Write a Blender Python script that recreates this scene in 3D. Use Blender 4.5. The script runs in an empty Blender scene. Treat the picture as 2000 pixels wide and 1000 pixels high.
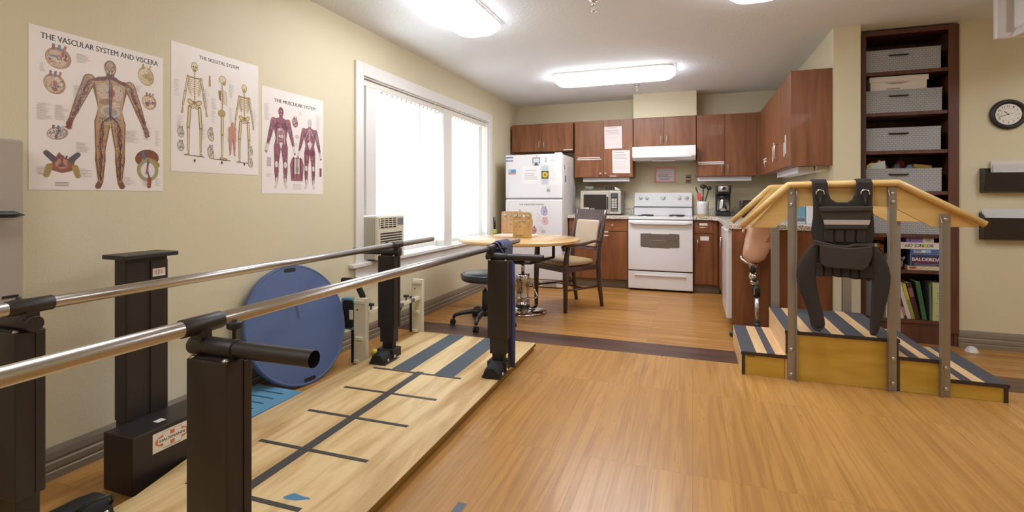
import bpy, bmesh, math, random
from math import sin, cos, pi, radians as R
from mathutils import Vector as V, Matrix as M
random.seed(7)
SC = bpy.context.scene
COL = SC.collection
def lin(c):
    if isinstance(c, str):
        c = c.lstrip('#'); c = [int(c[i:i+2], 16) for i in (0, 2, 4)]
    o = []
    for x in c[:3]:
        x = x / 255.0
        o.append(x / 12.92 if x <= 0.04045 else ((x + 0.055) / 1.055) ** 2.4)
    return (o[0], o[1], o[2], 1.0)
# ---------------------------------------------------------------- materials
MATS = {}
def mat(name, col, rough=0.5, metal=0.0, bump=0.0, bscale=60.0, coat=0.0, emit=0.0, trans=0.0, spec=0.5, var=0.0, vscale=8.0):
    if name in MATS: return MATS[name]
    m = bpy.data.materials.new(name); m.use_nodes = True
    nt = m.node_tree; b = nt.nodes['Principled BSDF']
    b.inputs['Base Color'].default_value = lin(col)
    b.inputs['Roughness'].default_value = rough
    b.inputs['Metallic'].default_value = metal
    b.inputs['Coat Weight'].default_value = coat
    b.inputs['Specular IOR Level'].default_value = spec
    if emit:
        b.inputs['Emission Color'].default_value = lin(col); b.inputs['Emission Strength'].default_value = emit
    if trans:
        b.inputs['Transmission Weight'].default_value = trans
    if bump or var:
        tc = nt.nodes.new('ShaderNodeTexCoord')
    if bump:
        n = nt.nodes.new('ShaderNodeTexNoise'); n.inputs['Scale'].default_value = bscale; n.inputs['Detail'].default_value = 4
        bp = nt.nodes.new('ShaderNodeBump'); bp.inputs['Strength'].default_value = bump; bp.inputs['Distance'].default_value = 0.004
        nt.links.new(tc.outputs['Object'], n.inputs['Vector'])
        nt.links.new(n.outputs['Fac'], bp.inputs['Height']); nt.links.new(bp.outputs['Normal'], b.inputs['Normal'])
    if var:
        n2 = nt.nodes.new('ShaderNodeTexNoise'); n2.inputs['Scale'].default_value = vscale; n2.inputs['Detail'].default_value = 3
        rp = nt.nodes.new('ShaderNodeValToRGB')
        c = lin(col); k = 1 - var
        rp.color_ramp.elements[0].position = 0.35; rp.color_ramp.elements[1].position = 0.65
        rp.color_ramp.elements[0].color = (c[0]*k, c[1]*k, c[2]*k, 1); rp.color_ramp.elements[1].color = c
        nt.links.new(tc.outputs['Object'], n2.inputs['Vector']); nt.links.new(n2.outputs['Fac'], rp.inputs['Fac'])
        nt.links.new(rp.outputs['Color'], b.inputs['Base Color'])
    MATS[name] = m
    return m
def wood(name, dark, light, axis=2, scale=4.0, stretch=12.0, rough=0.4, bump=0.05, coat=0.0, lo=0.3, hi=0.7):
    if name in MATS: return MATS[name]
    m = bpy.data.materials.new(name); m.use_nodes = True
    nt = m.node_tree; b = nt.nodes['Principled BSDF']; L = nt.links.new
    tc = nt.nodes.new('ShaderNodeTexCoord'); mp = nt.nodes.new('ShaderNodeMapping')
    s = [scale * stretch] * 3; s[axis] = scale
    mp.inputs['Scale'].default_value = s
    n = nt.nodes.new('ShaderNodeTexNoise'); n.inputs['Scale'].default_value = 1.0; n.inputs['Detail'].default_value = 6; n.inputs['Distortion'].default_value = 0.6
    r = nt.nodes.new('ShaderNodeValToRGB')
    r.color_ramp.elements[0].position = lo; r.color_ramp.elements[0].color = lin(dark)
    r.color_ramp.elements[1].position = hi; r.color_ramp.elements[1].color = lin(light)
    L(tc.outputs['Object'], mp.inputs['Vector']); L(mp.outputs['Vector'], n.inputs['Vector'])
    L(n.outputs['Fac'], r.inputs['Fac']); L(r.outputs['Color'], b.inputs['Base Color'])
    b.inputs['Roughness'].default_value = rough; b.inputs['Coat Weight'].default_value = coat
    bp = nt.nodes.new('ShaderNodeBump'); bp.inputs['Strength'].default_value = bump; bp.inputs['Distance'].default_value = 0.002
    L(n.outputs['Fac'], bp.inputs['Height']); L(bp.outputs['Normal'], b.inputs['Normal'])
    MATS[name] = m
    return m
def planks(name, c1, c2, gap, along='Y', length=1.2, width=0.1, rough=0.3, g1='#8f6434', gmix=0.45):
    m = bpy.data.materials.new(name); m.use_nodes = True
    nt = m.node_tree; b = nt.nodes['Principled BSDF']; L = nt.links.new; N = nt.nodes.new
    tc = N('ShaderNodeTexCoord'); mp = N('ShaderNodeMapping')
    if along == 'Y': mp.inputs['Rotation'].default_value = (0, 0, pi/2)
    L(tc.outputs['Object'], mp.inputs['Vector'])
    br = N('ShaderNodeTexBrick'); br.offset = 0.37; br.offset_frequency = 1
    br.inputs['Color1'].default_value = lin(c1); br.inputs['Color2'].default_value = lin(c2); br.inputs['Mortar'].default_value = lin(gap)
    br.inputs['Scale'].default_value = 1.0; br.inputs['Mortar Size'].default_value = 0.0012; br.inputs['Mortar Smooth'].default_value = 0.3
    br.inputs['Brick Width'].default_value = length; br.inputs['Row Height'].default_value = width; br.inputs['Bias'].default_value = 0.0
    L(mp.outputs['Vector'], br.inputs['Vector'])
    # offset the grain from plank to plank with the brick colour so neighbours do not run on
    ad = N('ShaderNodeVectorMath'); ad.operation = 'MULTIPLY_ADD'; ad.inputs[1].default_value = (40, 40, 40)
    L(br.outputs['Color'], ad.inputs[0]); L(mp.outputs['Vector'], ad.inputs[2])
    m2 = N('ShaderNodeMapping'); m2.inputs['Scale'].default_value = (.8, 20, 1)
    L(ad.outputs['Vector'], m2.inputs['Vector'])
    n = N('ShaderNodeTexNoise'); n.inputs['Scale'].default_value = 1.6; n.inputs['Detail'].default_value = 5; n.inputs['Roughness'].default_value = 0.58; n.inputs['Distortion'].default_value = 0.9
    L(m2.outputs['Vector'], n.inputs['Vector'])
    rp = N('ShaderNodeValToRGB'); rp.color_ramp.elements[0].position = 0.42; rp.color_ramp.elements[1].position = 0.72
    rp.color_ramp.elements[0].color = (0, 0, 0, 1); rp.color_ramp.elements[1].color = (gmix, gmix, gmix, 1)
    L(n.outputs['Fac'], rp.inputs['Fac'])
    mx = N('ShaderNodeMix'); mx.data_type = 'RGBA'; mx.inputs[7].default_value = lin(g1)
    L(rp.outputs['Color'], mx.inputs[0]); L(br.outputs['Color'], mx.inputs[6])
    L(mx.outputs[2], b.inputs['Base Color'])
    b.inputs['Roughness'].default_value = rough
    mr = N('ShaderNodeMapRange'); mr.inputs['To Min'].default_value = rough - 0.06; mr.inputs['To Max'].default_value = rough + 0.12
    L(n.outputs['Fac'], mr.inputs['Value']); L(mr.outputs['Result'], b.inputs['Roughness'])
    bp = N('ShaderNodeBump'); bp.inputs['Strength'].default_value = 0.12; bp.inputs['Distance'].default_value = 0.002
    L(n.outputs['Fac'], bp.inputs['Height']); L(bp.outputs['Normal'], b.inputs['Normal'])
    MATS[name] = m
    return m
def granite(name):
    m = bpy.data.materials.new(name); m.use_nodes = True
    nt = m.node_tree; b = nt.nodes['Principled BSDF']; L = nt.links.new; N = nt.nodes.new
    tc = N('ShaderNodeTexCoord'); n = N('ShaderNodeTexNoise'); n.inputs['Scale'].default_value = 90; n.inputs['Detail'].default_value = 3
    r = N('ShaderNodeValToRGB'); e = r.color_ramp.elements
    e[0].position = 0.34; e[0].color = lin('#5c5148'); e[1].position = 0.66; e[1].color = lin('#f0ece4')
    q = e.new(0.42); q.color = lin('#a8977f'); q = e.new(0.5); q.color = lin('#cfc7ba')
    L(tc.outputs['Object'], n.inputs['Vector']); L(n.outputs['Fac'], r.inputs['Fac']); L(r.outputs['Color'], b.inputs['Base Color'])
    b.inputs['Roughness'].default_value = 0.25
    MATS[name] = m; return m
def woven(name, c1, c2, su=60, sv=60):
    m = bpy.data.materials.new(name); m.use_nodes = True
    nt = m.node_tree; b = nt.nodes['Principled BSDF']; L = nt.links.new; N = nt.nodes.new
    tc = N('ShaderNodeTexCoord'); sp = N('ShaderNodeSeparateXYZ'); cb = N('ShaderNodeCombineXYZ')
    L(tc.outputs['Object'], sp.inputs['Vector']); L(sp.outputs['X'], cb.inputs['X']); L(sp.outputs['Z'], cb.inputs['Y'])
    br = N('ShaderNodeTexBrick'); br.inputs['Scale'].default_value = 1.0; br.inputs['Brick Width'].default_value = 1.0/su; br.inputs['Row Height'].default_value = 1.0/sv
    br.inputs['Mortar Size'].default_value = 0.0022; br.inputs['Mortar Smooth'].default_value = 0.8
    br.inputs['Color1'].default_value = lin(c1); br.inputs['Color2'].default_value = lin(c1); br.inputs['Mortar'].default_value = lin(c2)
    L(cb.outputs['Vector'], br.inputs['Vector']); L(br.outputs['Color'], b.inputs['Base Color'])
    bp = N('ShaderNodeBump'); bp.invert = True; bp.inputs['Strength'].default_value = 0.5; bp.inputs['Distance'].default_value = 0.003
    L(br.outputs['Fac'], bp.inputs['Height']); L(bp.outputs['Normal'], b.inputs['Normal'])
    b.inputs['Roughness'].default_value = 0.6
    MATS[name] = m; return m
def thin_glass(name):
    m = bpy.data.materials.new(name); m.use_nodes = True
    nt = m.node_tree; L = nt.links.new; N = nt.nodes.new
    for n in list(nt.nodes): nt.nodes.remove(n)
    o = N('ShaderNodeOutputMaterial'); t = N('ShaderNodeBsdfTransparent'); g = N('ShaderNodeBsdfGlossy'); x = N('ShaderNodeMixShader')
    g.inputs['Roughness'].default_value = 0.02; t.inputs['Color'].default_value = (0.95, 0.97, 0.96, 1); x.inputs[0].default_value = 0.06
    L(t.outputs[0], x.inputs[1]); L(g.outputs[0], x.inputs[2]); L(x.outputs[0], o.inputs['Surface'])
    MATS[name] = m; return m
def translucent(name, col, fac=0.5):
    m = bpy.data.materials.new(name); m.use_nodes = True
    nt = m.node_tree; L = nt.links.new; N = nt.nodes.new
    for n in list(nt.nodes): nt.nodes.remove(n)
    o = N('ShaderNodeOutputMaterial'); t = N('ShaderNodeBsdfTranslucent'); d = N('ShaderNodeBsdfDiffuse'); x = N('ShaderNodeMixShader')
    t.inputs['Color'].default_value = lin(col); d.inputs['Color'].default_value = lin(col); x.inputs[0].default_value = fac
    L(d.outputs[0], x.inputs[1]); L(t.outputs[0], x.inputs[2]); L(x.outputs[0], o.inputs['Surface'])
    MATS[name] = m; return m
def printmat(name, rough=0.35):
    m = bpy.data.materials.new(name); m.use_nodes = True
    nt = m.node_tree; b = nt.nodes['Principled BSDF']
    a = nt.nodes.new('ShaderNodeAttribute'); a.attribute_name = 'ink'
    nt.links.new(a.outputs['Color'], b.inputs['Base Color']); b.inputs['Roughness'].default_value = rough
    MATS[name] = m; return m
# ---------------------------------------------------------------- objects
WM = {}
def thing(name, label, cat, loc=(0, 0, 0), rotz=0.0, group=None):
    o = bpy.data.objects.new(name, None); COL.objects.link(o)
    o.empty_display_size = 0.1
    o.location = loc; o.rotation_euler = (0, 0, rotz)
    o['label'] = label; o['category'] = cat
    if group: o['group'] = group
    WM[o.name] = M.Translation(loc) @ M.Rotation(rotz, 4, 'Z')
    return o
def tag(o, label, cat, group=None):
    o['label'] = label; o['category'] = cat
    if group: o['group'] = group
    return o
def struct(o):
    o['kind'] = 'structure'; return o
class MB:
    """collects shapes (world coordinates, or local ones when built with local=True) into one mesh"""
    def __init__(s):
        s.bm = bmesh.new(); s.ink = None; s.mi = 0
    def _f(s, vs, smooth=False):
        try:
            f = s.bm.faces.new(vs)
        except ValueError:
            return None
        f.material_index = s.mi; f.smooth = smooth
        return f
    def box(s, a, b, rot=None, piv=None):
        x0, y0, z0 = a; x1, y1, z1 = b
        P = [V(p) for p in ((x0,y0,z0),(x1,y0,z0),(x1,y1,z0),(x0,y1,z0),(x0,y0,z1),(x1,y0,z1),(x1,y1,z1),(x0,y1,z1))]
        if rot is not None:
            c = V(piv) if piv is not None else (V(a) + V(b)) / 2
            P = [c + rot @ (p - c) for p in P]
        v = [s.bm.verts.new(p) for p in P]
        for f in ((3,2,1,0),(4,5,6,7),(0,1,5,4),(1,2,6,5),(2,3,7,6),(3,0,4,7)):
            s._f([v[i] for i in f])
        return s
    def prism(s, pts, off, smooth=False):
        off = V(off); a = [s.bm.verts.new(V(p)) for p in pts]; b = [s.bm.verts.new(V(p) + off) for p in pts]
        n = len(a)
        fa = s._f(list(reversed(a))); fb = s._f(b)
        for i in range(n): s._f([a[i], a[(i+1) % n], b[(i+1) % n], b[i]], smooth)
        return s
    def rings(s, rs, cap0=True, cap1=True, closed=False, smooth=True):
        vs = [[s.bm.verts.new(p) for p in r] for r in rs]; n = len(rs[0])
        m = len(vs)
        for k in range(m if closed else m - 1):
            A = vs[k]; B = vs[(k+1) % m]
            for i in range(n): s._f([A[i], A[(i+1) % n], B[(i+1) % n], B[i]], smooth)
        if not closed:
            if cap0: s._f(list(reversed(vs[0])))
            if cap1: s._f(vs[-1])
        return s
    def tube(s, pts, r, seg=12, cap=True, closed=False, squash=None, up=(0, 0, 1)):
        pts = [V(p) for p in pts]; rs = r if isinstance(r, (list, tuple)) else [r] * len(pts)
        out = []; n = len(pts); prev = None
        for i, p in enumerate(pts):
            if closed: t = pts[(i+1) % n] - pts[i-1]
            else: t = pts[min(i+1, n-1)] - pts[max(i-1, 0)]
            t.normalize()
            if prev is None:
                a = V(up)
                if abs(a.dot(t)) > 0.95: a = V((1, 0, 0)) if abs(t.x) < 0.9 else V((0, 1, 0))
                x = a.cross(t).normalized()
            else:
                x = (prev - t * prev.dot(t)).normalized()
            prev = x; y = t.cross(x)
            k = squash or (1, 1)
            out.append([p + x * (cos(2*pi*j/seg) * rs[i] * k[0]) + y * (sin(2*pi*j/seg) * rs[i] * k[1]) for j in range(seg)])
        return s.rings(out, cap, cap, closed)
    def cyl(s, p0, p1, r0, r1=None, seg=24):
        return s.tube([p0, p1], [r0, r0 if r1 is None else r1], seg)
    def lathe(s, c, prof, seg=32, axis='Z', cap=True):
        c = V(c); rs = []
        for r, h in prof:
            ring = []
            for j in range(seg):
                a = 2*pi*j/seg
                if axis == 'Z': q = V((r*cos(a), r*sin(a), h))
                elif axis == 'X': q = V((h, r*cos(a), r*sin(a)))
                else: q = V((r*sin(a), h, r*cos(a)))
                ring.append(c + q)
            rs.append(ring)
        return s.rings(rs, cap, cap)
    def ell(s, c, r, seg=16, rg=10, rot=None):
        c = V(c); rs = []
        for i in range(rg + 1):
            t = -pi/2 + pi*i/rg
            ring = []
            for j in range(seg):
                a = 2*pi*j/seg
                q = V((r[0]*max(cos(t), .02)*cos(a), r[1]*max(cos(t), .02)*sin(a), r[2]*sin(t)))
                if rot is not None: q = rot @ q
                ring.append(c + q)
            rs.append(ring)
        return s.rings(rs)
    def rbox(s, c, hx, hy, r, z0, z1, seg=6, rot=0.0, taper=1.0):
        """rounded rectangle slab about centre c (x, y)"""
        def ring(z, k):
            o = []
            for (sx, sy, a0) in ((1, 1, 0), (-1, 1, 90), (-1, -1, 180), (1, -1, 270)):
                for j in range(seg + 1):
                    a = R(a0 + 90*j/seg)
                    x = (sx*(hx-r) + r*cos(a))*k; y = (sy*(hy-r) + r*sin(a))*k
                    o.append(V((c[0] + x*cos(rot) - y*sin(rot), c[1] + x*sin(rot) + y*cos(rot), z)))
            return o
        return s.rings([ring(z0, 1), ring(z1, taper)], smooth=False)
    def build(s, name, mats, parent=None, local=False, bevel=0.0, bseg=2, sub=0, smooth=False, solid=0.0, origin=None):
        bm = s.bm
        bmesh.ops.recalc_face_normals(bm, faces=bm.faces[:])
        if parent is not None:
            W = WM[parent.name].copy()
            if not local: bm.transform(W.inverted())
        else:
            W = M.Identity(4)
            if not local and len(bm.verts):
                xs = [v.co for v in bm.verts]
                c = V(((min(p.x for p in xs) + max(p.x for p in xs))/2, (min(p.y for p in xs) + max(p.y for p in xs))/2, min(p.z for p in xs)))
                if origin is not None: c = V(origin)
                bm.transform(M.Translation(-c)); W = M.Translation(c)
        me = bpy.data.meshes.new(name); bm.to_mesh(me); bm.free()
        if not isinstance(mats, (list, tuple)): mats = [mats]
        for m in mats: me.materials.append(m)
        o = bpy.data.objects.new(name, me); COL.objects.link(o)
        if parent is not None: o.parent = parent
        else: o.matrix_world = W
        WM[o.name] = W
        if smooth:
            for p in me.polygons: p.use_smooth = True
        if solid:
            md = o.modifiers.new('solid', 'SOLIDIFY'); md.thickness = solid; md.offset = 0
        if bevel:
            md = o.modifiers.new('bevel', 'BEVEL'); md.width = bevel; md.segments = bseg; md.limit_method = 'ANGLE'; md.angle_limit = R(50)
        if sub:
            md = o.modifiers.new('sub', 'SUBSURF'); md.levels = sub; md.render_levels = sub
        return o
def part(name, a, b, m, parent, bevel=0.003, **k):
    return MB().box(a, b).build(name, m, parent, bevel=bevel, **k)
# ---------------------------------------------------------------- printed drawing on a flat sheet
_TX = {}
def text_polys(s):
    if s in _TX: return _TX[s]
    cu = bpy.data.curves.new('txt', 'FONT'); cu.body = s; cu.fill_mode = 'FRONT'; cu.resolution_u = 2; cu.offset = 0.0
    ob = bpy.data.objects.new('txt', cu); COL.objects.link(ob)
    dg = bpy.context.evaluated_depsgraph_get(); me = bpy.data.meshes.new_from_object(ob.evaluated_get(dg))
    P = [[(me.vertices[i].co.x, me.vertices[i].co.y) for i in p.vertices] for p in me.polygons]
    bpy.data.objects.remove(ob); bpy.data.curves.remove(cu); bpy.data.meshes.remove(me)
    xs = [p[0] for f in P for p in f]; ys = [p[1] for f in P for p in f]
    x0, x1, y0, y1 = min(xs), max(xs), min(ys), max(ys)
    P = [[((x-x0)/(x1-x0), (y-y0)/(y1-y0)) for x, y in f] for f in P]
    _TX[s] = P
    return P
class Draw(MB):
    """a sheet with flat printed shapes; sheet coordinates in metres from its lower left corner"""
    def __init__(s, O, u, v, eps=0.000008):
        super().__init__(); s.O = V(O); s.u = V(u).normalized(); s.v = V(v).normalized(); s.n = s.u.cross(s.v); s.eps = eps
        s.ink = s.bm.loops.layers.float_color.new('ink'); s.k = 0; s.hold = False
    def _c(s, f, col):
        c = lin(col)
        for l in f.loops: l[s.ink] = c
    def up(s): s.k += 1; return s
    def poly(s, pts, col, lift=True):
        if lift and not s.hold: s.k += 1
        o = s.O + s.n * (s.eps * s.k)
        f = s._f([s.bm.verts.new(o + s.u*x + s.v*y) for x, y in pts])
        if f: s._c(f, col)
        return s
    def sheet(s, w, h, t, col, wave=0.0, base=0.0):
        bl = [(0, 0), (w, 0), (w, h), (0, h)]
        P = [s.O + s.u*x + s.v*y - s.n*(t + base) for x, y in bl]; Q = [s.O + s.u*x + s.v*y for x, y in bl]
        a = [s.bm.verts.new(p) for p in P]; b = [s.bm.verts.new(p) for p in Q]
        fs = [s._f(list(reversed(a))), s._f(b)] + [s._f([a[i], a[(i+1) % 4], b[(i+1) % 4], b[i]]) for i in range(4)]
        for f in fs: s._c(f, col)
        return s
    def rect(s, x, y, w, h, col): return s.poly([(x, y), (x+w, y), (x+w, y+h), (x, y+h)], col)
    def ellipse(s, cx, cy, rx, ry, col, rot=0.0, seg=20):
        return s.poly([(cx + rx*cos(t)*cos(rot) - ry*sin(t)*sin(rot), cy + rx*cos(t)*sin(rot) + ry*sin(t)*cos(rot)) for t in [2*pi*i/seg for i in range(seg)]], col)
    def ring(s, cx, cy, rx, ry, w, col, seg=24):
        s.k += 1; h = s.hold; s.hold = True
        for i in range(seg):
            a = 2*pi*i/seg; b = 2*pi*(i+1)/seg
            s.poly([(cx+rx*cos(a), cy+ry*sin(a)), (cx+rx*cos(b), cy+ry*sin(b)), (cx+(rx-w)*cos(b), cy+(ry-w)*sin(b)), (cx+(rx-w)*cos(a), cy+(ry-w)*sin(a))], col)
        s.hold = h; return s
    def limb(s, p0, r0, p1, r1, col, seg=6):
        dx, dy = p1[0]-p0[0], p1[1]-p0[1]; a = math.atan2(dy, dx); P = []
        for i in range(seg+1):
            t = a + pi/2 + pi*i/seg; P.append((p0[0]+r0*cos(t), p0[1]+r0*sin(t)))
        for i in range(seg+1):
            t = a - pi/2 + pi*i/seg; P.append((p1[0]+r1*cos(t), p1[1]+r1*sin(t)))
        return s.poly(P, col)
    def line(s, pts, w, col):
        if not s.hold: s.k += 1
        h = s.hold; s.hold = True
        for a, b in zip(pts[:-1], pts[1:]):
            d = math.hypot(b[0]-a[0], b[1]-a[1]) or 1e-6
            nx, ny = -(b[1]-a[1])/d*w/2, (b[0]-a[0])/d*w/2
            s.poly([(a[0]+nx, a[1]+ny), (a[0]-nx, a[1]-ny), (b[0]-nx, b[1]-ny), (b[0]+nx, b[1]+ny)], col)
        s.hold = h; return s
    def text(s, t, x, y, w, h, col, flip=False):
        s.k += 1; hd = s.hold; s.hold = True
        sh = .10*w/max(len(t), 1)
        for q in (0, .5, 1):
            s.k += 1
            for f in text_polys(t): s.poly([(x + (1-a if flip else a)*(w-sh) + q*sh, y + (1-b if flip else b)*h) for a, b in f], col)
        s.hold = hd; return s
    def lines(s, x, y, w, n, dy, h, col, rag=0.35, seed=1):
        """blurred lines of small print"""
        rr = random.Random(seed); s.k += 1; hd = s.hold; s.hold = True
        for i in range(n):
            ww = w*(1 - rag*rr.random()); s.rect(x, y - i*dy, ww, h, col)
        s.hold = hd; return s
def sheet_obj(name, O, u, v, w, h, col, fn=None, t=0.0008, m='paper_print', parent=None, **k):
    d = Draw(O, u, v); d.sheet(w, h, t, col)
    if fn: fn(d)
    return d.build(name, MATS[m], parent, **k)
# ================================================================ materials used
white = mat('white_paint', '#e6e4e0', .45)
trimw = mat('trim_white', '#dcdad6', .4)
wallm = mat('wall_paint', '#d4cbac', .6, bump=.22, bscale=140, var=.03, vscale=1.5)
ceilm = mat('ceiling_texture', '#e4eaf2', .9, bump=1.0, bscale=42)
basem = mat('baseboard_vinyl', '#84796b', .45)
blk = mat('black_steel', '#2a2422', .42, bump=.06, bscale=220)
blkp = mat('black_plastic', '#222325', .4)
rub = mat('black_rubber', '#1b1b1c', .7)
steel = mat('brushed_steel', '#c6c4c2', .27, 1.0)
chrome = mat('chrome', '#dcdcdc', .08, 1.0)
alum = mat('aluminium', '#a39e95', .42, .75)
zinc = mat('zinc_bolt', '#cfcac0', .3, .9)
appl = mat('white_enamel', '#e2e1e2', .22, coat=.3)
appl2 = mat('white_enamel_side', '#dad6d0', .4, bump=.1, bscale=400)
beige = mat('beige_plastic', '#cfc8b4', .45)
cream = mat('cream_metal', '#ddd7bd', .4)
dark = mat('dark_void', '#17130f', .8)
print_ = printmat('paper_print', .5)
gloss_ = printmat('poster_print', .32)
cherry = wood('cherry_laminate', '#6c3f22', '#8f5a36', 2, 1.6, 9, .42, .02, .04)
cherryH = wood('cherry_laminate_flat', '#6c3f22', '#8f5a36', 0, 1.6, 9, .42, .02, .04)
walnut = wood('dark_shelf_wood', '#4f2c20', '#6a4132', 2, 2, 9, .45, .02)
espresso = wood('espresso_wood', '#3a2622', '#553a33', 2, 3, 9, .3, .03, .3)
birch = wood('birch_ply', '#cfaa5c', '#dfbd7c', 0, 2.2, 7, .45, .02)
birchl = wood('birch_tread', '#dcb584', '#eccb9b', 1, 2.2, 8, .45, .02)
railw = wood('maple_rail', '#d3ac66', '#e2c388', 0, 3, 6, .4, .02, .2)
ply = wood('platform_ply', '#b58c52', '#e0c590', 1, 1.7, 8, .42, .03, .1, .28, .6)
plyedge = wood('platform_edge', '#6f5219', '#8d6c26', 1, 3, 8, .6, .03)
maple = wood('maple_top', '#cda46c', '#deba84', 0, 1.5, 8, .25, .01, .3)
stripm = wood('floor_dark_strip', '#3a2620', '#6d4c3d', 0, 1.6, 14, .35, .08, 0, .35, .75)
floorA = planks('floor_oak', '#c09050', '#b68748', '#9a7140', 'Y', .92, .152, .27, '#8d602f', .7)
floorB = planks('floor_oak_kitchen', '#c08f4e', '#af7c3b', '#8f6432', 'X', .92, .085, .30, '#744520', .75)
granit = granite('granite_top')
grip = mat('grip_strip', '#4b4c52', .85, bump=.3, bscale=500)
gripp = mat('platform_grip', '#4f5961', .85, bump=.3, bscale=500)
tapeb = mat('black_tape', '#3d3b3a', .5)
glassw = thin_glass('window_glass')
slatm = translucent('blind_vinyl', '#f0f0f2', .55)
lensm = mat('light_lens', '#f6f8ff', .4, emit=13.5); lensk = mat('light_lens_kitchen', '#f6f8ff', .4, emit=20)
# ================================================================ room shell
XL, YB, H, YR, XK = -2.445, 6.98, 2.48, 4.75, 1.045
XR, YF = 3.9, -2.2
YP = 4.57                                    # front of the pillar beside the bookshelf
WY0, WY1, WZ0, WZ1 = 3.29, 5.86, .63, 2.10   # window opening
b = MB()
def quad(b, x0, y0, x1, y1, z, mi):
    b.mi = mi; b.box((x0, y0, z-.06), (x1, y1, z))
quad(b, XL-.15, YF-.15, XR+.15, 3.745, 0, 0)
quad(b, XL-.15, 3.745, XR+.15, 4.045, 0, 1)
quad(b, XL-.15, 4.045, XR+.15, YB+.15, 0, 2)
struct(b.build('floor', [floorA, stripm, floorB], origin=(0, 0, 0)))
struct(MB().box((XL-.15, YF-.15, H), (XR+.15, YB+.15, H+.1)).build('ceiling', ceilm))
b = MB()
T = .16
b.box((XL-T, YF-.15, 0), (XL, WY0, H)).box((XL-T, WY1, 0), (XL, YB+.15, H)).box((XL-T, WY0, 0), (XL, WY1, WZ0)).box((XL-T, WY0, WZ1), (XL, WY1, H))
struct(b.build('wall_left', wallm))
struct(MB().box((XL, YB, 0), (XK+.1, YB+.15, H)).build('wall_back', wallm))
# kitchen side wall with the pillar at its end, and the wall that holds the bookshelf niche
SX0, SX1, SDEP = 1.277, 1.905, .40
struct(MB().box((XK, YP+.002, 0), (XK+.182, YP+.3, H)).box((XK, YP+.3, 0), (XK+.1, YB+.15, H)).build('wall_kitchen', wallm))
struct(MB().box((SX1, YR, 0), (XR, YR+.15, H)).box((XK+.1, YR+SDEP+.02, 0), (SX1+.14, YR+SDEP+.15, H)).box((SX1, YR+.15, 0), (SX1+.14, YR+SDEP+.02, H)).box((XK+.182, YR, 0), (SX0, YR+.1, H)).build('wall_right', wallm))
struct(MB().box((XR, YF, 0), (XR+.15, YR, H)).build('wall_side', wallm))
struct(MB().box((XL, YF-.15, 0), (XR+.15, YF, H)).build('wall_front', wallm))
struct(MB().box((-.727, 6.655, 2.168), (.045, YB, H)).build('trim_1', wallm))     # boxed soffit above the range hood
# baseboards: a stepped vinyl profile swept along the wall
def baseboard(name, p0, p1, nrm, h=.13):
    prof = [(0, 0), (.018, 0), (.018, .030), (.013, .034), (.013, .038), (.016, .044), (.016, .066), (.011, .072), (.011, .078), (.014, .084), (.012, .110), (.006, h), (0, h)]
    p0 = V(p0); p1 = V(p1); n = V(nrm)
    b = MB(); b.prism([p0 + n*d + V((0, 0, z)) for d, z in prof], p1 - p0)
    struct(b.build(name, basem))
baseboard('baseboard_left', (XL, YF, 0), (XL, YB, 0), (1, 0, 0))
baseboard('baseboard_right', (SX1, YR, 0), (XR, YR, 0), (0, -1, 0))
baseboard('baseboard_back', (XL+.02, YB, 0), (-1.53, YB, 0), (0, -1, 0))
baseboard('baseboard_pillar', (XK, YP, 0), (XK+.182, YP, 0), (0, -1, 0))
# window: casing on the wall face, jamb liner, sashes, mullions, glass, stool, apron
b = MB()
cx0, cx1 = XL+.001, XL+.02
b.box((cx0, 3.196, WZ0), (cx1, WY0, 2.2)).box((cx0, WY1, WZ0), (cx1, 5.965, 2.2)).box((cx0, WY0, WZ1), (cx1, WY1, 2.2))
b.box((XL-T, WY0-.001, WZ0), (cx0, WY0+.012, WZ1)).box((XL-T, WY1-.012, WZ0), (cx0, WY1+.001, WZ1)).box((XL-T, WY0, WZ1-.012), (cx0, WY1, WZ1+.001))
fx0, fx1 = XL-.145, XL-.10
for y0, y1 in ((3.30, 3.345), (5.80, 5.85)): b.box((fx0, y0, WZ0+.012), (fx1, y1, WZ1-.012))
b.box((fx0, 3.365, .996), (XL-.014, 3.50, 2.034)).box((fx0, 4.705, WZ0+.003), (XL-.014, 4.875, 2.034))
b.box((fx0, 3.345, WZ0+.012), (fx1, 5.80, WZ0+.06)).box((fx0, 3.345, WZ1-.06), (fx1, 5.80, WZ1-.012)).box((fx0, 4.37, WZ0+.06), (fx1-.02, 4.40, WZ1-.06))
w1 = struct(b.build('window_1', trimw, bevel=.003))
WM[w1.name] = M.Translation(w1.location)
struct(MB().box((XL-.13, 3.34, WZ0+.02), (XL-.126, 5.82, WZ1-.02)).build('glass', glassw, w1))
struct(MB().box((XL-T, 3.29, WZ0-.028), (XL+.045, 5.86, WZ0+.002)).box((cx0, 3.13, WZ0-.028), (XL+.045, 3.29, WZ0+.002)).box((cx0, 5.86, WZ0-.028), (XL+.045, 6.02, WZ0+.002)).build('sill', trimw, w1, bevel=.005))
struct(MB().box((cx0, 3.19, .52), (XL+.02, 5.97, WZ0-.028)).box((cx0, 3.19, .512), (XL+.026, 5.97, .53)).build('apron', trimw, w1, bevel=.003))
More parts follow.
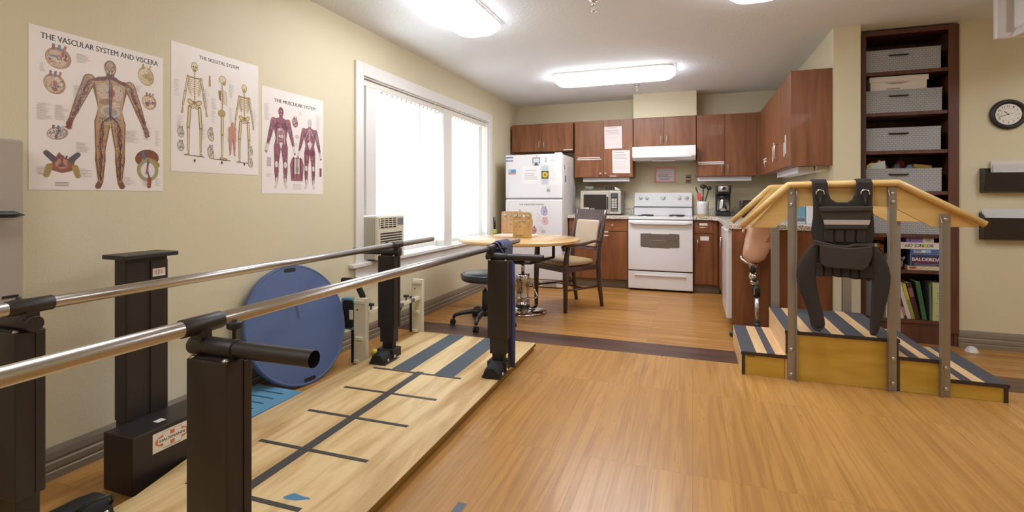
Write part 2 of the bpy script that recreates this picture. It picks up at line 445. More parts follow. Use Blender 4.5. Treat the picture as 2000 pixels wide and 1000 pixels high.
# vertical blinds: headrail, carriers, translucent slats turned towards the room
vb = thing('vertical_blinds', 'white vertical blinds hanging from a headrail across the bright window', 'blinds', (XL-.05, 4.57, 2.06))
b = MB().box((XL-.075, WY0+.014, 2.035), (XL-.02, WY1-.014, 2.085)); y = 3.62
while y < 5.80:
    b.box((XL-.056, y-.010, 2.018), (XL-.040, y+.010, 2.036)); y += .078
b.build('headrail', mat('headrail', '#d9d6cc', .4), vb, bevel=.004)
b = MB(); y = 3.62
while y < 5.80:
    if 4.65 < y < 4.93: y += .078; continue
    ang = math.atan2(-2.39, y) + R(1.5); dx, dy = sin(ang)*.04, cos(ang)*.04
    c = V((XL-.048, y, 0)); nx = V((cos(ang), -sin(ang), 0))*.0006; d = V((dx, dy, 0))
    P = [c - d - nx, c + d - nx, c + d + nx, c - d + nx]
    zb = 1.0 if y < 3.80 else .668
    b.prism([p + V((0, 0, zb)) for p in P], (0, 0, 2.02 - zb)); y += .078
b.build('slats', slatm, vb)
MB().cyl((XL-.012, 5.79, .95), (XL-.012, 5.79, 2.04), .004, seg=8).build('wand', white, vb)
# ================================================================ light
def lens(name, c, L, W, along, label):
    t = thing(name, label, 'ceiling light', (c[0], c[1], H), 0, 'ceiling lights')
    hx, hy = (L/2, W/2) if along == 'X' else (W/2, L/2)
    MB().rbox(c, hx-.02, hy-.02, .07, H-.022, H-.001).build('mounting_tray', white, t)
    def ring(z, k, r):
        o = []
        for (sx, sy, a0) in ((1, 1, 0), (-1, 1, 90), (-1, -1, 180), (1, -1, 270)):
            for j in range(9):
                a = R(a0 + 90*j/8); o.append(V((c[0] + sx*(hx-k-r) + r*cos(a), c[1] + sy*(hy-k-r) + r*sin(a), z)))
        return o
    MB().rings([ring(H-.001, 0, .12), ring(H-.028, 0, .12), ring(H-.028, .006, .12)], cap0=False, cap1=False).build('rim', white, t)
    MB().rings([ring(H-.0285, -.001, .12), ring(H-.046, .008, .12), ring(H-.064, .022, .12), ring(H-.080, .044, .10), ring(H-.088, .075, .08)]).build('lens', lensk if along == 'X' else lensm, t)
lens('ceiling_light', (-1.56, 3.0), 1.28, .37, 'Y', 'long white fluorescent ceiling light in front of the window, nearest the left wall')
lens('ceiling_light', (-.815, 5.42), 1.29, .46, 'X', 'long white fluorescent ceiling light across the kitchen, in front of the soffit')
lens('ceiling_light', (.385, 2.98), 1.28, .37, 'Y', 'white ceiling light right of the sprinkler, only its rounded end showing at the top')
lens('ceiling_light', (-1.56, -.4), 1.28, .37, 'Y', 'unseen ceiling light added for brightness behind the viewer, beside the left wall')  # unseen fixture added to raise the overall brightness of the room
lens('ceiling_light', (1.6, -.4), 1.28, .37, 'Y', 'unseen ceiling light added for brightness behind the viewer, to the right')  # another added fill fixture, out of view
lens('ceiling_light', (2.6, 2.98), 1.28, .37, 'Y', 'unseen ceiling light added for brightness in front of the wall with the clock')  # also added for extra light, outside the view
def area(name, loc, rot, sx, sy, power, col=(1, 1, 1)):
    l = bpy.data.lights.new(name, 'AREA'); l.shape = 'RECTANGLE'; l.size = sx; l.size_y = sy; l.energy = power; l.color = col
    o = bpy.data.objects.new(name, l); COL.objects.link(o); o.location = loc; o.rotation_euler = rot
    return o
area('window_daylight', (XL-.75, 4.6, .55), (0, R(-128), 0), 1.3, 2.9, 110, (.95, .98, 1.0))
w = bpy.data.worlds.new('daylight'); SC.world = w; w.use_nodes = True
bg = w.node_tree.nodes['Background']; bg.inputs['Color'].default_value = (.95, .98, 1, 1); bg.inputs['Strength'].default_value = 1.35
# ================================================================ camera
cam = bpy.data.cameras.new('camera'); co = bpy.data.objects.new('camera', cam); COL.objects.link(co)
co.location = (0, 0, 1.14); co.rotation_euler = (R(90), 0, R(19.89))
cam.sensor_width = 36; cam.lens = 975.5/2000*36; cam.shift_y = -(500-385.8)/2000; cam.clip_start = .02
SC.camera = co
SC.view_settings.view_transform = 'Standard'; SC.view_settings.look = 'None'; SC.view_settings.exposure = 0.2; SC.view_settings.gamma = 1
SC.cycles.max_bounces = 10; SC.cycles.diffuse_bounces = 6; SC.cycles.caustics_reflective = False; SC.cycles.caustics_refractive = False
SC.cycles.sample_clamp_indirect = 6
# ================================================================ wall charts
def J(cx, y0, h, spread=1.0):
    """joint table of a standing figure, front view"""
    q = lambda x, y: (cx + x*h*spread, y0 + y*h)
    d = dict(head=(cx, y0+.935*h), neck=(cx, y0+.86*h), chest=(cx, y0+.74*h), waist=(cx, y0+.60*h), pelvis=(cx, y0+.53*h))
    for s, k in ((-1, 'l'), (1, 'r')):
        d['sh'+k] = q(s*.115, .815); d['el'+k] = q(s*.165, .655); d['wr'+k] = q(s*.205, .52); d['ha'+k] = q(s*.222, .462)
        d['hip'+k] = (cx + s*.055*h, y0+.505*h); d['kn'+k] = (cx + s*.07*h, y0+.285*h); d['an'+k] = (cx + s*.068*h, y0+.05*h); d['to'+k] = (cx + s*.085*h, y0+.012*h)
    return d
def flesh(D, j, h, skin, head=None):
    D.limb(j['neck'], .028*h, (j['neck'][0], j['neck'][1]+.03*h), .028*h, skin)
    cx = j['head'][0]; y0 = j['head'][1] - .935*h
    for k, s in (('l', -1), ('r', 1)):
        D.limb(j['sh'+k], .042*h, j['el'+k], .030*h, skin); D.limb(j['el'+k], .031*h, j['wr'+k], .018*h, skin)
        D.limb(j['wr'+k], .015*h, j['ha'+k], .020*h, skin)
        for f in (-1, 0, 1, 2): D.line([j['ha'+k], (j['ha'+k][0] + s*.012*h*f, j['ha'+k][1] - (.042 - .006*abs(f))*h)], .009*h, skin)
        D.limb(j['hip'+k], .056*h, j['kn'+k], .034*h, skin); D.limb(j['kn'+k], .034*h, (j['kn'+k][0], j['kn'+k][1]-.08*h), .036*h, skin)
        D.limb((j['kn'+k][0], j['kn'+k][1]-.07*h), .036*h, j['an'+k], .017*h, skin)
        D.limb(j['an'+k], .018*h, j['to'+k], .021*h, skin)
    D.poly([(cx-.135*h, y0+.815*h), (cx-.09*h, y0+.845*h), (cx-.025*h, y0+.865*h), (cx+.025*h, y0+.865*h), (cx+.09*h, y0+.845*h), (cx+.135*h, y0+.815*h), (cx+.105*h, y0+.70*h),
            (cx+.085*h, y0+.61*h), (cx+.105*h, y0+.52*h), (cx+.03*h, y0+.47*h), (cx-.03*h, y0+.47*h), (cx-.105*h, y0+.52*h), (cx-.085*h, y0+.61*h), (cx-.105*h, y0+.70*h)], skin)
    D.ellipse(cx, y0+.935*h, .042*h, .058*h, head or skin)
def scrib(D, x, y, rx, ry, cols, n, seed, w=.0016, L=.012):
    rr = random.Random(seed); D.k += 1; hd = D.hold; D.hold = True
    for i in range(n):
        a = rr.random()*6.283; d = rr.random()**.5*.92; px_ = x + rx*d*cos(a); py = y + ry*d*sin(a); t = rr.random()*3.14; l = L*rr.uniform(.3, 1)/2
        D.line([(px_ - l*cos(t), py - l*sin(t)), (px_ + l*cos(t), py + l*sin(t))], w*rr.uniform(.6, 1.5), cols[i % len(cols)])
    D.hold = hd
def wig(p, q, n, a, rr):
    """wandering line between two points"""
    o = []
    for i in range(n+1):
        t = i/n; o.append((p[0]+(q[0]-p[0])*t + (rr.random()-.5)*a*(0 < i < n), p[1]+(q[1]-p[1])*t + (rr.random()-.5)*a*(0 < i < n)))
    return o
def mid(p, q, t): return (p[0]+(q[0]-p[0])*t, p[1]+(q[1]-p[1])*t)
def muscle_man(D, cx, y0, h, back=False):
    m1, m2, m3, pale = '#8c5a66', '#75434f', '#a87f86', '#d9cfc9'
    j = J(cx, y0, h); flesh(D, j, h, m1, '#c9bfbb' if back else '#7c4a54')
    for k, s in (('l', -1), ('r', 1)):
        for a, c, w in (('sh', 'el', .010), ('el', 'wr', .007), ('hip', 'kn', .014)):
            for t in (-1, 0, 1): D.line([(j[a+k][0]+t*w*h*1.6, j[a+k][1]-.02*h), (j[c+k][0]+t*w*h*.8, j[c+k][1]+.02*h)], .006*h, m2 if t else m3)
        D.limb((j['kn'+k][0], j['kn'+k][1]+.02*h), .022*h, (j['kn'+k][0], j['kn'+k][1]-.015*h), .02*h, pale)
        D.limb((j['an'+k][0], j['an'+k][1]+.07*h), .012*h, j['an'+k], .014*h, pale); D.limb(j['an'+k], .017*h, j['to'+k], .02*h, pale)
        D.limb(j['wr'+k], .013*h, j['ha'+k], .019*h, pale)
        D.ellipse(cx+s*.062*h, y0+.765*h, .055*h, .040*h, m2); D.ellipse(cx+s*.118*h, y0+.80*h, .034*h, .036*h, m3); D.ellipse(cx+s*.118*h, y0+.797*h, .026*h, .028*h, m1)
        if back:
            D.poly([(cx, y0+.84*h), (cx+s*.09*h, y0+.82*h), (cx+s*.05*h, y0+.70*h), (cx, y0+.60*h)], m1); D.ellipse(cx+s*.05*h, y0+.51*h, .048*h, .045*h, m2); D.line([(cx+s*.02*h, y0+.84*h), (cx+s*.09*h, y0+.70*h)], .006*h, pale)
        else:
            for i in range(4): D.rect(cx+(.004*h if s > 0 else -.036*h), y0+(.70-.042*i)*h, .032*h, .034*h, m3 if i % 2 else pale)
            D.line([(cx+s*.045*h, y0+.72*h), (cx+s*.06*h, y0+.54*h)], .008*h, pale)
    D.poly([(cx-.03*h, y0+.56*h), (cx+.03*h, y0+.56*h), (cx, y0+.47*h)] if not back else [(cx-.05*h, y0+.64*h), (cx, y0+.68*h), (cx+.05*h, y0+.64*h), (cx, y0+.55*h)], pale)
    for k in 'lr':
        for a, c, w_ in (('sh', 'el', .032), ('el', 'wr', .024), ('hip', 'kn', .042), ('kn', 'an', .026)):
            q_ = mid(j[a+k], j[c+k], .45); scrib(D, q_[0], q_[1], w_*h, .07*h, [m3, m2, '#c9b3b3', m1], 26, ord(k)+int(w_*999), .0016, .02)
    scrib(D, cx, y0+.70*h, .09*h, .10*h, [m3, m2, '#cdb9b9', m1], 60, 4, .0018, .02)
    if back: D.line([(cx, y0+.86*h), (cx, y0+.56*h)], .012*h, pale)
    else: D.line([(cx-.018*h, y0+.945*h), (cx-.006*h, y0+.945*h)], .008*h, '#e6ddd8'); D.line([(cx+.006*h, y0+.945*h), (cx+.018*h, y0+.945*h)], .008*h, '#e6ddd8'); D.line([(cx-.014*h, y0+.905*h), (cx+.014*h, y0+.905*h)], .006*h, '#e6ddd8')
def bones(D, cx, y0, h, side=False, back=False):
    c1, c2, c3 = '#b39a68', '#8c7749', '#d6c8a2'
    D.line([(cx-.115*h, y0+.006*h), (cx+.115*h, y0-.004*h)], .008*h, '#3a322a')
    j = J(cx, y0, h, .62 if not side else .2)
    D.ellipse(cx + (.01*h if side else 0), y0+.93*h, .047*h if side else .038*h, .048*h, c3); D.ellipse(cx + (.03*h if side else 0), y0+.893*h, .022*h, .026*h, c1)
    D.ring(cx + (.01*h if side else 0), y0+.93*h, .047*h if side else .038*h, .048*h, .006*h, c2)
    if not (side or back):
        for s in (-1, 1): D.ellipse(cx+s*.015*h, y0+.928*h, .009*h, .009*h, '#5d4d33')
        D.rect(cx-.013*h, y0+.888*h, .026*h, .006*h, '#6b5a3a')
    D.line([(cx, y0+.88*h), (cx + (.014*h if side else 0), y0+.72*h), (cx, y0+.55*h)], .016*h, c2)
    for i in range(12): D.rect(cx-.009*h, y0+(.86-.026*i)*h, .018*h, .013*h, c3)
    for i in range(8):
        y = y0+(.80-.021*i)*h; w = (.045+.032*sin(pi*(i+1.5)/9.5))*h
        if side: D.line([(cx-.01*h, y), (cx+.035*h, y+.008*h), (cx+.065*h+.01*h*sin(i/2.6), y-.014*h)], .006*h, c1)
        else:
            for s in (-1, 1): D.line([(cx+s*.008*h, y+.006*h), (cx+s*w*.75, y+.010*h), (cx+s*w, y-.010*h), (cx+s*w*.55, y-.026*h)], .0065*h, c1)
    if not side:
        D.line([(cx-.085*h, y0+.822*h), (cx, y0+.812*h), (cx+.085*h, y0+.822*h)], .011*h, c2)
        for s in (-1, 1): D.ellipse(cx+s*.045*h, y0+.555*h, .040*h, .028*h, c1, s*.7); D.ellipse(cx+s*.047*h, y0+.556*h, .022*h, .013*h, c3, s*.7); D.ellipse(cx+s*.022*h, y0+.505*h, .020*h, .016*h, c2); D.ellipse(cx+s*.022*h, y0+.505*h, .011*h, .008*h, '#efe9e0')
        D.poly([(cx-.02*h, y0+.57*h), (cx+.02*h, y0+.57*h), (cx, y0+.515*h)], c2)
    else:
        D.ellipse(cx, y0+.54*h, .05*h, .045*h, c1); D.poly([(cx-.045*h, y0+.80*h), (cx-.005*h, y0+.80*h), (cx-.01*h, y0+.68*h), (cx-.035*h, y0+.70*h)], c2)
    for k, s in ((('l', -1), ('r', 1)) if not side else (('r', 1),)):
        X = lambda n: j[n+k] if not side else (cx+.005*h, j[n+k][1])
        if not side:
            for a, c in (('sh', 'el'), ('el', 'wr')): D.limb(X(a), .013*h, X(c), .011*h, c2); D.line([X(a), X(c)], .013*h, c3)
            for f in (-1, 0, 1): D.line([X('wr'), (X('ha')[0]+f*.009*h, X('ha')[1]-.035*h)], .006*h, c1)
            D.ellipse(X('sh')[0], X('sh')[1], .017*h, .015*h, c1)
        hp = (X('hip')[0], X('hip')[1])
        D.limb(hp, .018*h, X('kn'), .018*h, c2); D.line([hp, X('kn')], .018*h, c3); D.ellipse(X('kn')[0], X('kn')[1], .020*h, .017*h, c1)
        D.limb(X('kn'), .015*h, X('an'), .011*h, c2); D.line([X('kn'), X('an')], .013*h, c3)
        D.limb((X('an')[0]-(.02*h if side else 0), y0+.02*h), .014*h, (X('an')[0]+(.06*h if side else s*.012*h), y0+.014*h), .011*h, c1)
def vessel_man(D, cx, y0, h):
    sk, br, re, bl = '#b3906a', '#7a5a40', '#93473f', '#4c5d7c'
    j = J(cx, y0, h, 1.24); flesh(D, j, h, br); D.k += 1
    rr = random.Random(4)
    h2 = h
    # lighter inner skin over a darker outline
    for k in 'lr':
        for a, ra, c, rc in (('sh', .035, 'el', .024), ('el', .025, 'wr', .013), ('hip', .048, 'kn', .027), ('kn', .028, 'an', .012)): D.limb(j[a+k], ra*h, j[c+k], rc*h, sk)
    D.ellipse(cx, y0+.935*h, .036*h, .051*h, '#c4a98a'); D.poly([(cx-.11*h, y0+.81*h), (cx, y0+.845*h), (cx+.11*h, y0+.81*h), (cx+.085*h, y0+.62*h), (cx+.095*h, y0+.52*h), (cx, y0+.475*h), (cx-.095*h, y0+.52*h), (cx-.085*h, y0+.62*h)], '#b79a78')
    # lungs, liver, stomach, gut
    for s in (-1, 1): D.ellipse(cx+s*.05*h, y0+.745*h, .040*h, .062*h, '#c7b3a2')
    D.ellipse(cx+.008*h, y0+.74*h, .026*h, .030*h, '#a06258'); D.ellipse(cx-.03*h, y0+.665*h, .05*h, .022*h, '#97765c', .2); D.ellipse(cx+.04*h, y0+.655*h, .032*h, .018*h, '#cfc0a8', -.3)
    D.ring(cx, y0+.595*h, .070*h, .050*h, .020*h, '#bfb4a6'); D.ring(cx, y0+.59*h, .040*h, .030*h, .014*h, '#8fa0a4'); D.ellipse(cx, y0+.585*h, .024*h, .014*h, '#b98a76')
    D.ring(cx, y0+.945*h, .034*h, .040*h, .006*h, '#8b6a58'); D.ring(cx+.006*h, y0+.95*h, .022*h, .024*h, .004*h, '#8b6a58')
    VC = ['#7d6a50', '#8f4f45', '#5a6480', '#d0b48e', '#6b5238', '#c39f76']
    scrib(D, cx, y0+.77*h, .11*h, .07*h, VC, 70, 5); scrib(D, cx, y0+.62*h, .085*h, .09*h, ['#a58d80', '#cfc3b4', '#8d8a86', '#b3988a'], 70, 6); scrib(D, cx, y0+.52*h, .09*h, .05*h, ['#55463c', '#4d5468', '#8a4a42', '#6d5846'], 70, 7)
    for k in 'lr':
        for a, c, w_ in (('sh', 'el', .028), ('el', 'wr', .022), ('hip', 'kn', .038), ('kn', 'an', .026)):
            for t_ in (.15, .4, .65, .9): q_ = mid(j[a+k], j[c+k], t_); scrib(D, q_[0], q_[1], w_*h*(1.1-.4*t_), .05*h, VC, 16, int(t_*100)+ord(k), .0015, .016)
    scrib(D, cx, y0+.94*h, .03*h, .04*h, VC, 22, 9)
    for k, s in (('l', -1), ('r', 1)):
        for a, c in (('neck', 'sh'), ('sh', 'el'), ('el', 'wr'), ('hip', 'kn'), ('kn', 'an')):
            A = j['neck'] if a == 'neck' else j[a+k]; B = j[c+k]
            for col, n, am in ((bl, 6, .022), (re, 6, .020), ('#3d3a3c', 7, .030), (re, 7, .034), ('#63503e', 5, .04)): D.line(wig(A, B, n, am*h, rr), .0052*h, col)
        for i in range(5): D.line([j['wr'+k], (j['ha'+k][0]+(i-2)*.008*h, j['ha'+k][1]-.03*h)], .003*h, re)
        D.line(wig((cx+s*.01*h, y0+.84*h), (cx+s*.012*h, y0+.92*h), 4, .008*h, rr), .005*h, bl if s < 0 else re)
        D.line(wig((cx, y0+.56*h), j['hip'+k], 4, .01*h, rr), .009*h, '#44506a')
    D.line(wig((cx-.006*h, y0+.84*h), (cx-.004*h, y0+.53*h), 6, .008*h, rr), .008*h, bl); D.line(wig((cx+.008*h, y0+.82*h), (cx+.005*h, y0+.53*h), 6, .008*h, rr), .007*h, re)
def organ(D, x, y, rx, ry, cols, seed):
    rr = random.Random(seed); D.ellipse(x, y, rx, ry, cols[0], .25); D.ellipse(x-rx*.1, y-ry*.05, rx*.82, ry*.8, cols[1], .25)
    for i in range(9):
        a = rr.random()*6.28; d = rr.random()*.6
        D.ellipse(x+rx*d*cos(a), y+ry*d*sin(a), rx*(.15+.2*rr.random()), ry*(.08+.16*rr.random()), cols[2 + i % (len(cols)-2)], rr.random()*3)
    scrib(D, x, y, rx*.95, ry*.95, cols, 40, seed+50, rx*.05, rx*.45)
    for i in range(3): D.line([(x+rx*(i-1)*.4, y+ry*.7), (x+rx*((i-1)*.45+.1), y+ry*1.25)], rx*.22, cols[2 + i % (len(cols)-2)])
PT = '#e9e2dc'; INK = '#2f2a28'; GR = '#b9b3ae'
def vascular(D, w=.527, h=.652):
    D.text('THE VASCULAR SYSTEM AND VISCERA', .038, .606, .465, .024, '#2b2830')
    hc = ['#a98668', '#c7ac8c', '#8f5a50', '#5d7f9c', '#b56a60', '#d9c8a8']
    organ(D, .098, .540, .046, .044, hc, 1); organ(D, .085, .432, .038, .042, hc, 2); organ(D, .095, .232, .038, .026, ['#a98f86', '#d7c6bd', '#8f5a50', '#5d7f9c', '#c7b6a8'], 3)
    organ(D, .447, .545, .037, .045, ['#b39c72', '#cdbb96', '#a4874f', '#dccfb4', '#b99a6a'], 4); organ(D, .462, .425, .034, .036, ['#b59472', '#dcc4a6', '#8f5a50', '#4f7d8c', '#c98a72'], 5)
    # pelvis group
    D.poly([(.062, .085), (.10, .155), (.13, .125), (.165, .150), (.145, .080), (.11, .070)], '#8d5c50'); organ(D, .112, .110, .028, .026, ['#9c6a58', '#c08a70', '#8a4038', '#5a6f8c'], 6)
    for s in (-1, 1): D.limb((.112+s*.03, .125), .012, (.112+s*.055, .150), .010, '#5c5560'); D.limb((.112+s*.045, .095), .012, (.112+s*.055, .060), .010, '#a88f52')
    # abdominal organs
    D.ellipse(.452, .155, .055, .042, '#7d4f3a', .2); D.ellipse(.468, .135, .045, .022, '#a8864f', -.3); D.ring(.455, .098, .050, .052, .016, '#9c9a72'); D.ellipse(.455, .100, .032, .036, '#e0d8d0')
    D.line([(.455, .15), (.452, .095), (.465, .055)], .009, '#5d6c9a'); D.line([(.46, .14), (.445, .08)], .007, '#a05a60'); D.limb((.462, .058), .010, (.460, .022), .009, '#96503c'); D.line([(.43, .185), (.44, .15)], .012, '#5a6c94')
    vessel_man(D, .292, .012, .572)
    D.k += 1
    for x, y, ww, n, sd in ((.025, .345, .05, 11, 1), (.085, .345, .05, 10, 2), (.355, .275, .06, 9, 3), (.435, .300, .035, 10, 4), (.49, .290, .025, 12, 5), (.345, .060, .05, 6, 6), (.43, .045, .03, 4, 7), (.49, .060, .025, 6, 8), (.025, .090, .035, 5, 9), (.16, .575, .06, 6, 10), (.15, .44, .05, 8, 11), (.16, .20, .05, 7, 12), (.035, .505, .02, 6, 13), (.40, .49, .03, 5, 14), (.17, .09, .05, 6, 15)):
        D.lines(x, y, ww, n, .0062, .0016, GR, .5, sd)
    D.lines(.085, .030, .055, 3, .006, .0018, '#8a8580', .3, 3)
def skeletal(D, w=.53, h=.655):
    D.text('THE SKELETAL SYSTEM', .150, .598, .245, .019, INK)
    bones(D, .125, .085, .50); bones(D, .285, .075, .475, side=True); bones(D, .432, .068, .465, back=True)
    for x in (.125, .285, .432): D.poly([(x-.005, .062), (x, .070), (x+.005, .062), (x, .050)], INK)
    D.limb((.212, .47), .006, (.212, .52), .004, '#b39a68')
    for (x, y) in ((.05, .20), (.05, .13), (.475, .14), (.475, .07)): organ(D, x, y, .017, .026, ['#a5a093', '#cfc9bb', '#8d8878', '#b6ad92'], int(x*1000))
    for (x, y) in ((.218, .205), (.218, .11)): organ(D, x, y, .017, .034, ['#a99d7c', '#d6ccb2', '#7f8fa0', '#b39a68'], int(y*999))
    j = J(.352, .105, .19, .5); flesh(D, j, .19, '#c08b78')
    D.k += 1
    for x, y, ww, n, sd in ((.015, .46, .03, 10, 1), (.17, .44, .04, 12, 2), (.22, .40, .03, 16, 3), (.33, .50, .035, 9, 4), (.33, .37, .03, 10, 5), (.49, .38, .03, 12, 6), (.03, .28, .03, 7, 7), (.165, .25, .025, 9, 8), (.315, .25, .025, 9, 9), (.38, .25, .02, 6, 10)):
        D.lines(x, y, ww, n, .0085, .0016, GR, .5, sd)
def muscular(D, w=.53, h=.65):
    D.text('THE MUSCULAR SYSTEM', .095, .572, .36, .022, '#2b2422')
    muscle_man(D, .150, .035, .515); muscle_man(D, .402, .035, .475, back=True)
    organ(D, .268, .465, .024, .032, ['#8c5a66', '#b3868c', '#75434f', '#c9b0b0'], 5); D.ellipse(.285, .375, .020, .012, '#d9bcb4')
    D.poly([(.235, .085), (.225, .19), (.245, .235), (.33, .235), (.345, .19), (.335, .085)], '#94656e'); D.rect(.262, .13, .045, .10, '#c9bcb8'); D.rect(.28, .11, .008, .13, '#7a4650'); D.ellipse(.285, .16, .012, .02, '#7d8a76')
    for s in (-1, 1): D.line([(.285+s*.03, .24), (.285+s*.035, .10)], .01, '#6f3f4a')
    D.rect(.04, .17, .03, .055, '#c4aeb2'); D.rect(.495, .12, .02, .06, '#8c5a66'); D.k += 1
    for x, y, ww, n, sd in ((.02, .55, .045, 14, 1), (.46, .545, .05, 14, 2), (.03, .12, .05, 3, 3), (.25, .06, .08, 5, 4), (.30, .54, .04, 4, 5), (.25, .33, .06, 3, 6), (.455, .40, .03, 10, 7), (.02, .30, .03, 8, 8)):
        D.lines(x, y, ww, n, .0075, .0016, GR, .5, sd)
def chart(name, y0, z0, w, h, fn, label, lean=0.0):
    o = sheet_obj(name, (XL+.0014, y0, z0), (0, 1, lean), (0, 0, 1), w, h, PT, fn, .0012, 'poster_print')
    tag(o, label, 'poster', 'anatomy charts on the left wall')
chart('anatomy_poster', 1.194, 1.171, .527, .652, vascular, 'widest anatomy poster, a man showing blood vessels and organs, nearest the grey cabinet')
chart('anatomy_poster', 1.762, 1.272, .531, .652, skeletal, 'anatomy poster with three standing skeletons, hung highest between two other posters')
chart('anatomy_poster', 2.318, 1.164, .531, .654, muscular, 'anatomy poster with two reddish muscle figures, nearest the window')
# tall metal cabinet at the left edge
t = thing('metal_cabinet', 'tall grey beige metal cabinet with a thin black handle against the left wall', 'cabinet', (-2.41, .86, 0))
cm = mat('cabinet_grey', '#a99f92', .5, bump=.1, bscale=300)
part('body', (XL+.002, .58, .002), (XL+.055, 1.150, 1.358), cm, t, .004)
part('door', (XL+.056, .60, .06), (XL+.064, 1.148, 1.352), cm, t, .003)
b = MB(); b.tube([(XL+.068, .80, 1.076), (XL+.10, .83, 1.080), (XL+.105, .98, 1.080), (XL+.10, 1.10, 1.078), (XL+.07, 1.146, 1.074)], [.013, .016, .017, .016, .004], 10, squash=(1, .8)); b.build('handle', blkp, t)
part('label_plate', (XL+.064, 1.085, .767), (XL+.066, 1.133, .777), blkp, t, 0)
# ================================================================ window air conditioner
t = thing('air_conditioner', 'beige window air conditioner sitting on the sill in the window corner', 'air conditioner', (XL+.03, 3.47, WZ0+.002))
ax = XL+.105
part('casing', (XL-.09, 3.352, .645), (ax-.03, 3.728, .985), mat('ac_side', '#bab3a2', .5), t, .008)
b = MB().box((ax-.03, 3.345, .640), (ax, 3.735, .990))
b.build('front_cover', beige, t, bevel=.012)
b = MB()
for i in range(9): b.box((ax-.001, 3.385, .675 + .021*i), (ax+.002, 3.695, .686 + .021*i))
b.build('intake_grille', mat('ac_slot', '#2f2a23', .7), t)
b = MB().box((ax-.001, 3.37, .895), (ax+.002, 3.615, .972)); b.build('outlet_recess', dark, t)
b = MB()
for i in range(4): b.box((ax, 3.375, .906 + .017*i), (ax+.008, 3.61, .913 + .017*i))
for i in range(5): b.box((ax, 3.37 + .0585*i, .895), (ax+.009, 3.376 + .0585*i, .972))
b.build('louver', beige, t)
part('control_panel', (ax-.001, 3.632, .912), (ax+.003, 3.715, .968), mat('ac_panel', '#6d747c', .35), t, .001)
part('support_bracket', (XL+.002, 3.36, .6321), (ax-.02, 3.70, .642), mat('ac_bracket', '#4a443d', .6), t, .002)
b = MB(); b.tube([(ax-.02, 3.64, .645), (ax-.005, 3.65, .60), (XL+.075, 3.66, .50), (XL+.06, 3.66, .36), (XL+.05, 3.65, .30)], .006, 8); b.build('power_cord', blkp, t)
# ================================================================ parallel bars on their platform (turned 1.2 degrees to the room)
TH = R(1.2); RZ = M.Rotation(TH, 4, 'Z')
pb = thing('parallel_bars', 'black and steel parallel bars on a plywood walking platform along the left wall', 'parallel bars', tuple(RZ @ V((-1.5, 1.95, 0))), TH)
def pbuild(b, name, m, parent=pb, **k):
    b.bm.transform(RZ); return b.build(name, m, parent, **k)
plat = [(-2.009, 3.606), (-2.009, 1.75), (-1.890, 1.29), (-1.890, .30), (-1.031, .30), (-1.031, 3.606)]
b = MB().prism([(x, y, .027) for x, y in plat], (0, 0, .023)); b.mi = 1
b.prism([(x + (.012 if x < -1.5 else -.012), y + (.012 if y < 1 else -.012 if y > 3 else 0), 0) for x, y in plat], (0, 0, .027)); b.mi = 0
pf = pbuild(b, 'platform', [ply, plyedge], bevel=.0015)
for f in pf.data.polygons:
    if abs(f.normal.z) < .5: f.material_index = 1
def strip(name, x0, y0, x1, y1, m, t=.0012, par=pf, z=.0501):
    return pbuild(MB().box((x0, y0, z), (x1, y1, z + t)), name, m, par)
strip('center_tape', -1.566, .45, -1.518, 2.775, tapeb)
for y, a, c in ((2.747, -1.865, -1.254), (2.415, -1.835, -1.247), (2.092, -1.808, -1.232), (1.762, -1.792, -1.226), (1.412, -1.79, -1.257), (1.06, -1.78, -1.25)):
    strip('step_tape', a, y - .010, c, y + .010, tapeb, .0018)
strip('grip_strip', -1.742, 2.765, -1.612, 3.604, gripp); strip('grip_strip', -1.440, 2.74, -1.306, 3.604, gripp)
o = Draw(RZ @ V((-1.372, 1.447, .0503)), RZ @ V((1, 0, 0)), RZ @ V((0, 1, 0)))
o.poly([(0, .008), (.012, 0), (.055, .003), (.075, .012), (.105, .030), (.088, .036), (.07, .034), (.02, .041)], '#4a7fa8')
tag(o.build('tape_scrap', print_), 'torn scrap of blue tape stuck on the plywood platform', 'tape')
FX = {'L': (-1.94, -1.81), 'R': (-1.145, -1.015)}; BX = {'L': -1.815, 'R': -1.14}; ZB = .822
